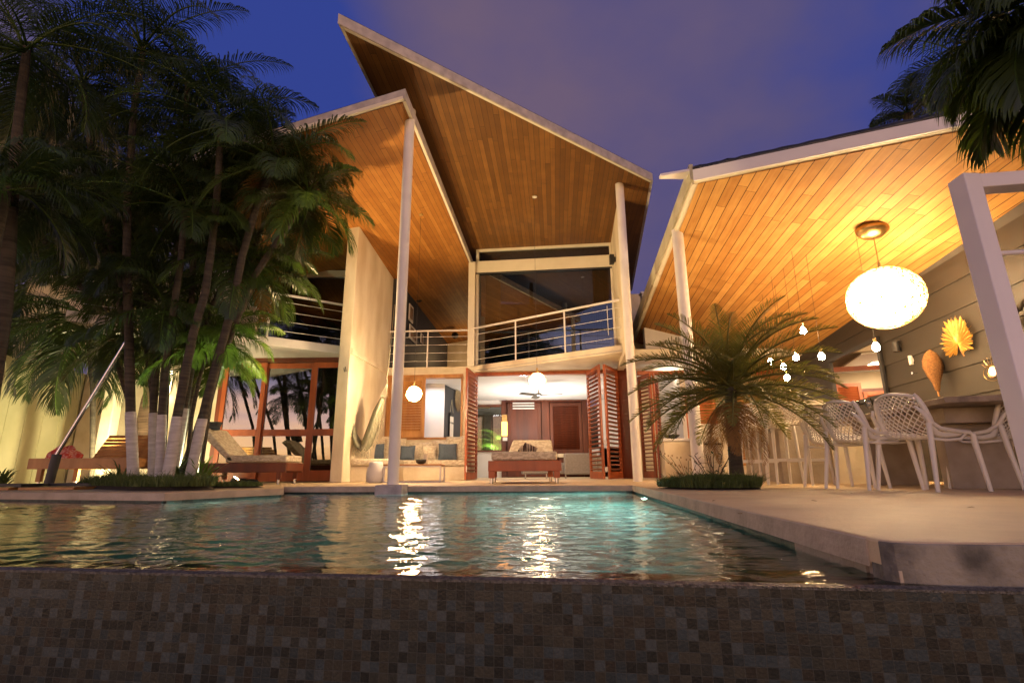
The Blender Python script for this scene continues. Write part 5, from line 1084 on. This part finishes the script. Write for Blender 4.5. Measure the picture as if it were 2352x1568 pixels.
# ---- slatted bench at the left
nx0, nx1 = AY(62, 1070, 8.2).x, AY(300, 1070, 8.2).x
be = lounger('slatted_bench', 'wooden slatted lounger without cushion under the dark palms', nx0, nx1, 8.2, 8.95, .43, True, m_teak)
sb = MB(); dirs_ = V((0, .30, .40)).normalized()
for k in range(7): a = V((nx0 + .55, 8.75, .44)) + dirs_ * (.075 * k); sb.beam(a, a + V((nx1 - nx0 - .62 - .05 * max(0, k - 2), .0, -.0)), .062, .02, up=dirs_.cross(V((1, 0, 0))))
part('backrest_slats', sb, m_teak, be, bevel=.003)
sb = MB(); [sb.b2((nx0 + .05, 8.25 + k * .09, .405), (nx1 - .05, 8.31 + k * .09, .43)) for k in range(7)]; part('seat_slats', sb, m_teak, be)
bgp = AY(148, 1040, 8.5); bg = root('towel_bag', 'crumpled red and white beach towel on the slatted bench', 'towel', (bgp.x, 8.5, .432)); m_redw = M('red and white towel', (.50, .05, .03), (.60, .30, .24), .9, 22, .5, 50, lo=.45, hi=.6)
tb_ = MB()
def crump(u, v):
    a = 2 * math.pi * u; b = math.pi * v * .5; r = 1 + .28 * mnoise.noise(V((math.cos(a) * 2, math.sin(a) * 2, v * 3))); return V((bgp.x + .26 * r * math.cos(a) * math.cos(b), 8.5 + .14 * r * math.sin(a) * math.cos(b), .433 + .17 * r * math.sin(b)))
tb_.grid(crump, 30, 10); part('cloth', tb_, m_redw, bg, smooth=True)
# umbrella base and pole
up_ = root('cantilever_umbrella', 'leaning grey umbrella pole in a black base with timber weights at the left', 'umbrella', (AY(115, 1095, 7.2).x, 7.2, 0)); ub = AY(116, 1090, 7.2); ut = AY(131, 1043, 7.2); u2 = AY(225, 890, 7.2); u3 = u2 + (u2 - ut) * .75
part('pole', MB().tube([ut - (u2 - ut) * .15, u3], .024, 14), m_steel, up_, smooth='auto'); part('socket', MB().tube([V((ub.x, 7.2, .05)), ut], .055, 16), m_black, up_, smooth='auto')
part('cross_base', MB().beam((ub.x - .75, 7.2, .055), (ub.x + .75, 7.2, .055), .09, .04).beam((ub.x, 6.75, .0555), (ub.x, 7.65, .0555), .09, .038), m_black, up_, bevel=.004)
part('timber_weight', MB().b2((ub.x - 1.0, 6.7, 0.001), (ub.x - .06, 7.12, .034)).b2((ub.x + .06, 6.7, .001), (ub.x + .75, 7.12, .034)), m_teak, up_, bevel=.004)
# garden wall on the left
g_a = V((AY(-70, 1000, 9.3).x, 9.3, 0)); g_b = V((AY(215, 1000, 12.2).x, 12.2, 0)); gz = AY(5, 833, 10.0).z
gwl = root('garden_wall', 'pale yellow green rendered garden wall at the far left', 'wall', g_a); gdv = (g_b - g_a).normalized(); gnn = V((gdv.y, -gdv.x, 0))
m_gw = M('pale green garden wall', (.48, .46, .27), (.58, .55, .35), .8, 1.5, .15, 20)
part('wall_face', MB().prism([flat(g_a, 0), flat(g_b, 0), flat(g_b, gz), flat(g_a, gz)], gnn * -.15), m_gw, gwl, bevel=.01); part('coping', MB().prism([flat(g_a + gnn * .02, gz), flat(g_b + gnn * .02, gz), flat(g_b - gnn * .18, gz), flat(g_a - gnn * .18, gz)], (0, 0, .07)), m_gw, gwl, bevel=.01)
ng = 7
for k in range(ng): c = g_a.lerp(g_b, (k + .5) / ng); part('panel_rib', MB().beam(flat(c, .01) + gnn * .006, flat(c, gz - .01) + gnn * .006, .03, .014, up=gnn), m_gw, gwl)
ppx = AY(218, 1100, 9.9); thing('garden_pillar', MB().box((ppx.x, 10.0, 1.1), (.22, .22, 2.2)), m_plaster, 'cream square pillar between the garden wall and the house', 'pillar', loc=(ppx.x, 10.0, 0), bevel=.02)
hb = AY(332, 960, 11.4); hh_ = MB(); hh_.lathe([(.01, -.75), (.10, -.6), (.17, -.2), (.15, .25), (.09, .6), (.02, .8)], (hb.x, 11.42, hb.z + .15), 16, 1, .5)
thing('wall_hanging', hh_, M('striped brown woven cloth', (.10, .06, .04), (.25, .17, .12), .9, 6, .3, 60, stretch=(.3, .3, 5)), 'long brown woven hanging on the cream wall behind the palms', 'wall hanging', loc=(hb.x, 11.42, hb.z), smooth=True)
# pictures in the upper hall
hd = (dw1 - dw0).normalized(); hnn = V((hd.y, -hd.x, 0))
for k, (px, py, w, h, lab) in enumerate(((943, 720, .45, .5, 'pale framed picture on the dark upper hall wall, highest one'), (948, 768, .9, .42, 'wide framed picture on the dark upper hall wall, below the highest one'), (968, 778, .32, .32, 'small framed picture on the upper hall wall, right one'))):
    p = PL(px, py, dw0 + hnn * .02, hnn); r = root('framed_picture', lab, 'picture', p, 'pictures in the upper hall')
    part('frame', MB().prism([p - hd * w / 2 - V((0, 0, h / 2)), p + hd * w / 2 - V((0, 0, h / 2)), p + hd * w / 2 + V((0, 0, h / 2)), p - hd * w / 2 + V((0, 0, h / 2))], hnn * .03), m_roomw, r)
    part('print', MB().prism([p - hd * w * .36 - V((0, 0, h * .36)) + hnn * .031, p + hd * w * .36 - V((0, 0, h * .36)) + hnn * .031, p + hd * w * .36 + V((0, 0, h * .36)) + hnn * .031, p - hd * w * .36 + V((0, 0, h * .36)) + hnn * .031], hnn * .003), M('muted print %d' % k, (.2, .12, .08), (.4, .3, .2), .7, 3), r)
# accent wall ornaments in the living room
aw = (V((rq.x, 18.2, 0)) - V((lw.x, 14.6, 0))).normalized(); an = V((aw.y, -aw.x, 0)); 
p = PL(1053, 917, V((lw.x, 14.6, 0)) + an * .05, an); sb_ = MB(); [sb_.add([p, p + (aw * math.cos(rad(a - 3)) + UP * math.sin(rad(a - 3))) * .3, p + (aw * math.cos(rad(a)) + UP * math.sin(rad(a))) * (.40 + .04 * (a % 20)/20), p + (aw * math.cos(rad(a + 3)) + UP * math.sin(rad(a + 3))) * .3], [(0, 1, 2, 3)]) for a in range(0, 360, 8)]
thing('sunburst_ornament', sb_, m_brass, 'round sunburst ornament on the dark living room wall', 'wall decoration', loc=p)
p = PL(1037, 975, V((lw.x, 14.6, 0)) + an * .04, an); mc_ = root('macrame_hanging', 'narrow black and white macrame hanging on the dark living room wall', 'wall decoration', p)
part('panel', MB().prism([p - aw * .16 - V((0, 0, .45)), p + aw * .16 - V((0, 0, .45)), p + aw * .16 + V((0, 0, .35)), p - aw * .16 + V((0, 0, .35))], an * .01), M('banded macrame', (.03, .03, .03), (.7, .65, .58), .9, 1.2, stretch=(.1, .1, 4), lo=.42, hi=.46, detail=0), mc_); part('cord', MB().tube([p - aw * .16 + V((0, 0, .35)), p + V((0, 0, .72)), p + aw * .16 + V((0, 0, .35))], .008, 5), m_rope, mc_)
wlp = V((XB(1159), 18.06, ZB(985))); wlr = root('lit_wall_lamp', 'glowing orange box wall lamp beside the red back door', 'wall lamp', wlp)
part('shade', MB().box(wlp + V((0, -.04, 0)), (.20, .08, .48)), EM('orange lamp shade', (1, .42, .12), 2.6), wlr); part('bracket', MB().box(wlp + V((0, -.02, .36)), (.18, .05, .24)), m_brass, wlr)
th = V((XB(1160), 18.05, ZB(1008))); thing('thermostat', MB().box(th, (.16, .03, .12)), m_roomw, 'white thermostat box below the orange wall lamp', 'thermostat', loc=th, bevel=.005)
# ================================================================ lamps
WARM = (1.0, .66, .34); WARM2 = (1.0, .70, .37)
def emitter(name, col, r, P, **k):       # surface radiance for a ball of radius r that gives P watts
    return EM(name, col, P / (4 * math.pi ** 2 * r * r))
def strands(c, r, n, w, rnd, cap=48):
    mb = MB()
    for i in range(n):
        ax = V((rnd.gauss(0, 1), rnd.gauss(0, 1), rnd.gauss(0, 1))).normalized(); a = ax.orthogonal().normalized(); b = ax.cross(a); o = rnd.uniform(-.75, .75); q = math.sqrt(1 - o * o); k0 = rnd.uniform(0, 6.28); ln = rnd.uniform(2.5, 6.28); k = 1 + rnd.uniform(-.01, .035)
        pts = []
        for j in range(cap // 2 + 1):
            t = k0 + ln * j / (cap // 2); p = (ax * o + (a * math.cos(t) + b * math.sin(t)) * q) * k; pts.append(V(c) + V((p.x * r[0], p.y * r[1], p.z * r[2])))
        mb.tube(pts, w, 4)
    return mb
m_strand = M('pale lamp wicker', (.80, .58, .26), None, .6, trans=(.9, .65, .3))
def pendant(label, px, py, y, r, P, ceil, rz, name='globe_pendant_lamp', col=WARM, ns=40, w=.0035, cat='pendant lamp', grp=None, canopy=True):
    c = AY(px, py, y); c = V(c); lr = root(name, label, cat, c, grp); rr_ = r if hasattr(r, '__len__') else (r, r, r)
    zt = ceil(c.x, c.y); part('cord', MB().tube([c + V((0, 0, rr_[2] * .9)), V((c.x, c.y, zt))], .006 if canopy == 'big' else .003, 6), m_brass if canopy == 'big' else m_black, lr)
    part('cap', MB().tube([c + V((0, 0, rr_[2])), c + V((0, 0, rr_[2] + .10))], .018, 10), m_brass, lr)
    if canopy: part('ceiling_canopy', MB().lathe([(.01, -.035), (.035, -.032), (.045, -.02), (.045, -.012)] if canopy != 'big' else [(.02, -.16), (.12, -.14), (.19, -.07), (.20, -.01)], (c.x, c.y, zt), 18), m_brass, lr, smooth=True)
    req = (rr_[0] + rr_[1] + rr_[2]) / 3
    part('glowing_core', MB().ball(c, tuple(q * .945 for q in rr_), 28, 16), emitter(name + ' glow', col, req, P), lr, smooth=True)
    if ns: part('woven_shade', strands(c, rr_, ns, w, random.Random(int(px))), m_strand, lr)
    return lr
PEND1, PEND2, BIG, BULB = 95, 430, 640, 20
pendant('glowing white globe pendant in front of the open living room', 1234, 875, 10.24, .165, PEND1, zB, 0)
pendant('glowing globe pendant above the banquette, left of the living room', 951, 904, 10.3, .150, PEND2, zA, 0)
_c = PL(1993, 520, Nc, nC); pendant('huge glowing woven wicker pendant over the dining table', 2033, 684, _c.y, (.43, .43, .395), BIG, zC, 0, name='wicker_pendant_lamp', ns=190, w=.0036, canopy='big', col=WARM2)
def bulb(px, py, y, label, top=None):
    c = AY(px, py, y); lr = root('filament_bulb_lamp', label, 'bulb', c, 'bare bulbs over the bar'); zt = zC(c.x, c.y) - .02
    part('glass_bulb', MB().lathe([(.012, .07), (.022, .05), (.042, .018), (.046, -.01), (.036, -.038), (.012, -.052)], c, 16), emitter('filament bulb glow', (1, .62, .28), .042, BULB), lr, smooth=True)
    part('socket', MB().tube([c + V((0, 0, .065)), c + V((0, 0, .12))], .017, 10), m_brass, lr); part('cord', MB().tube([c + V((0, 0, .12)), V((c.x, c.y, zt))], .0022, 5), m_black, lr)
for px, py, y, lab in ((2012, 797, 6.7, 'bare glowing bulb hanging in front of the wall mirror'), (1887, 818, 7.6, 'bare glowing bulb hanging left of the wall mirror'), (1845, 760, 7.6, 'highest bare bulb, just under the pavilion beam'), (1828, 820, 8.2, 'bare bulb between the date palm fronds and the mirror bulb'), (1799, 842, 8.6, 'bare bulb glowing through the date palm fronds, lower left'), (1808, 868, 8.9, 'lowest bare bulb in the palm fronds'), (1770, 830, 9.4, 'leftmost bare bulb behind the date palm')):
    bulb(px, py, y, lab)
# dark unlit globes in the upper hall
for px, py, y, r, lab in ((962, 684, 15.5, .13, 'unlit dark wicker ball lamp in the upper hall'), (1045, 770, 19.0, .12, 'small unlit dark lamp far back in the upper hall')):
    c = AY(px, py, y); lr = root('dark_globe_lamp', lab, 'pendant lamp', c); part('shade', strands(c, (r, r, r), 46, .006, random.Random(8)), m_black, lr); part('core', MB().ball(c, r * .9, 16, 10), m_black, lr, smooth=True); part('cord', MB().tube([c, V((c.x, c.y, zA(c.x, c.y)))], .005, 5), m_black, lr)
def lamp(name, kind, loc, e, col, size=.1, to=None, spot=None, parent=None, sy=None, blend=.5):
    l = bpy.data.lights.new(name, kind); l.energy = e; l.color = col
    if kind == 'AREA': l.size = size; 
    elif kind != 'SUN': l.shadow_soft_size = size
    if kind == 'AREA' and sy: l.shape = 'RECTANGLE'; l.size_y = sy
    if spot: l.spot_size = rad(spot); l.spot_blend = blend
    o = bpy.data.objects.new(name, l); COL.objects.link(o); o.location = loc
    if to is not None: o.rotation_euler = (V(to) - V(loc)).to_track_quat('-Z', 'Y').to_euler()
    return o
def fixture(name, label, loc, col, P, to, spot=110):
    r = root(name, label, 'spotlight', loc); d = (V(to) - V(loc)).normalized(); c = V(loc) + V((0, 0, .09))
    part('stake', MB().tube([V(loc), V(loc) + V((0, 0, .06))], .012, 8), m_black, r); part('housing', MB().tube([c - d * .07, c + d * .03], [.035, .05], 16), m_black, r)
    part('lens', MB().tube([c + d * .031, c + d * .034], .045, 16), EM('spot lens', col, 25), r)
    lamp('spot_lamp', 'SPOT', c + d * .05, P, col, .04, to=c + d, spot=spot); return r
sp1 = V((AY(232, 1095, 8.6).x, 9.0, 0.0)); fixture('ground_spotlight', 'round ground spotlight shining on the garden wall left of the palms', sp1, (1, .85, .45), 420, sp1 + V((-1.2, 1.2, 1.0)), 150)
sp2 = V((AY(432, 1088, 7.6).x, 7.7, .0)); fixture('ground_spotlight', 'ground spotlight in the grass lighting the palm clump from below', sp2, (1, 1, .60), 330, sp2 + V((.3, .1, 1.6)), 150)
sp4 = V((-4.25, 8.25, 0.0)); fixture('ground_floodlight', 'garden floodlight behind the palms shining up at the high timber soffit', sp4, (1, .66, .30), 1250, V((.3, 8.9, 6.1)), 82)
sp3 = V((AY(371, 900, 11.3).x, 11.4, 0)); wt = root('wall_light_tube', 'slim vertical lit tube on the cream wall behind the palms', 'wall lamp', (sp3.x, 11.5, AY(371, 925, 11.4).z)); za_, zb2_ = AY(371, 925, 11.4).z, AY(371, 850, 11.4).z
part('tube', MB().tube([(sp3.x, 11.5, za_), (sp3.x, 11.5, zb2_)], .04, 12), EM('tube glow', (1, .82, .5), 9), wt); part('bracket', MB().box((sp3.x, 11.56, (za_ + zb2_) / 2), (.05, .07, .3)), m_steel, wt)
# cool strip light hidden behind the living room lintel, light for the rooms and the garden behind
stp = fac(.4, .3); stl = root('ceiling_strip_light', 'cool white strip light on the living room ceiling just behind the door head', 'ceiling light', V((-.3, 13.43, 2.57)))
part('diffuser', MB().b2((-.85, 13.30, 2.588), (.35, 13.345, 2.596)), EM('cool strip', (.80, .90, 1.0), 40), stl); part('housing', MB().b2((-.88, 13.29, 2.5965), (.38, 13.355, 2.5995)), m_white, stl)
lamp('living_room_fill', 'AREA', (.8, 16.0, 1.0), 95, (1, .90, .78), 2.2, to=(.8, 16.0, 3))  # unseen upward fill added as extra bounce for the room ceiling
lamp('living_room_down_light', 'AREA', (.8, 16.4, 2.5), 26, (1, .80, .58), 1.2, to=(.8, 16.4, 0))
lamp('window_room_light', 'AREA', (-2.2, 14.0, 2.5), 15, (.95, .9, .95), .6, to=(-2.2, 14.0, 0))
lamp('garden_light', 'SPOT', (-.6, 18.5, 1.3), 170, (.9, 1, .45), .1, to=(-.7, 20.3, 1.3), spot=150)
thing('garden_backdrop', MB().b2((-9, 22.5, 0), (12, 22.6, 2.9)), m_dark, 'dark fence behind the garden bushes added to block the sky', 'backdrop', loc=(0, 22.5, 0))  # dark sheet added to hide the blue sky behind the back window
lamp('kitchen_light', 'AREA', (4.6, 13.6, 2.7), 90, (1, .78, .50), 1.2, to=(4.6, 13.6, 0))
lamp('kitchen_garden_light', 'SPOT', (4.4, 15.6, .4), 40, (.85, 1, .45), .1, to=(4.4, 16.5, 1.4), spot=140)
lamp('upper_room_fill', 'POINT', (1.6, 15.6, 4.3), 34, (.62, .66, 1.0), .3)  # unseen fill added so the room reads grey green through the glass
lamp('upper_hall_light', 'POINT', (-1.6, 19.5, 4.4), 30, (1, .62, .25), .1)
lamp('dark_room_light', 'POINT', (-6.0, 14.8, 1.7), 4, (1, .7, .35), .1)
# pool lamp set in the right basin wall
pd = (PF - PA).normalized(); pq = PA.lerp(PF, .80); pn_ = V((-pd.y, pd.x, 0)); 
if pn_.x > 0: pn_ = -pn_
pcen = flat(pq, -.38) - pn_ * .03 + pn_ * .02
plr = root('pool_light', 'round underwater pool light near the far right pool corner', 'pool light', pcen)
part('lens', MB().tube([pcen - pn_ * .028 + pn_ * .03, pcen + pn_ * .006], .10, 20), EM('pool lamp lens', (.70, 1, .90), 40), plr); part('ring', MB().tube([pcen - pn_ * .02, pcen + pn_ * .004], .125, 20), m_steel, plr)
lamp('pool_lamp', 'AREA', pcen + pn_ * .02, 280, (.55, 1, .88), .18, to=pcen + pn_ * 2 + V((0, 0, -.25)))
lamp('pool_lamp', 'SPOT', flat(CL, -.45) + V((.25, .5, 0)), 8, (.5, 1, .85), .1, to=flat(CL, -.6) + V((1.5, .5, 0)), spot=150)

rnd = random.Random(77)
for k, (px, py, lab) in enumerate(((1700, 1180, 'fallen leaf on the bare terrace nearest the pool edge'), (1870, 1150, 'fallen leaf on the terrace in front of the bar stools'), (1955, 1132, 'fallen leaf beside the feet of the second lattice chair'), (2230, 1165, 'fallen leaf on the terrace below the nearest chair'), (1640, 1150, 'fallen leaf between the round grass bed and the pool'))):
    p = G(px, py, .002); a = rnd.uniform(0, 6); d = V((math.cos(a), math.sin(a), 0)) * .022; n_ = V((-d.y, d.x, 0)) * .35
    thing('fallen_leaf', MB().add([p - d, p + n_ + V((0, 0, .005)), p + d + V((0, 0, .003)), p - n_ + V((0, 0, .004))], [(0, 3, 2, 1)]), m_dry, lab, 'leaf', loc=p, group='fallen leaves on the terrace')
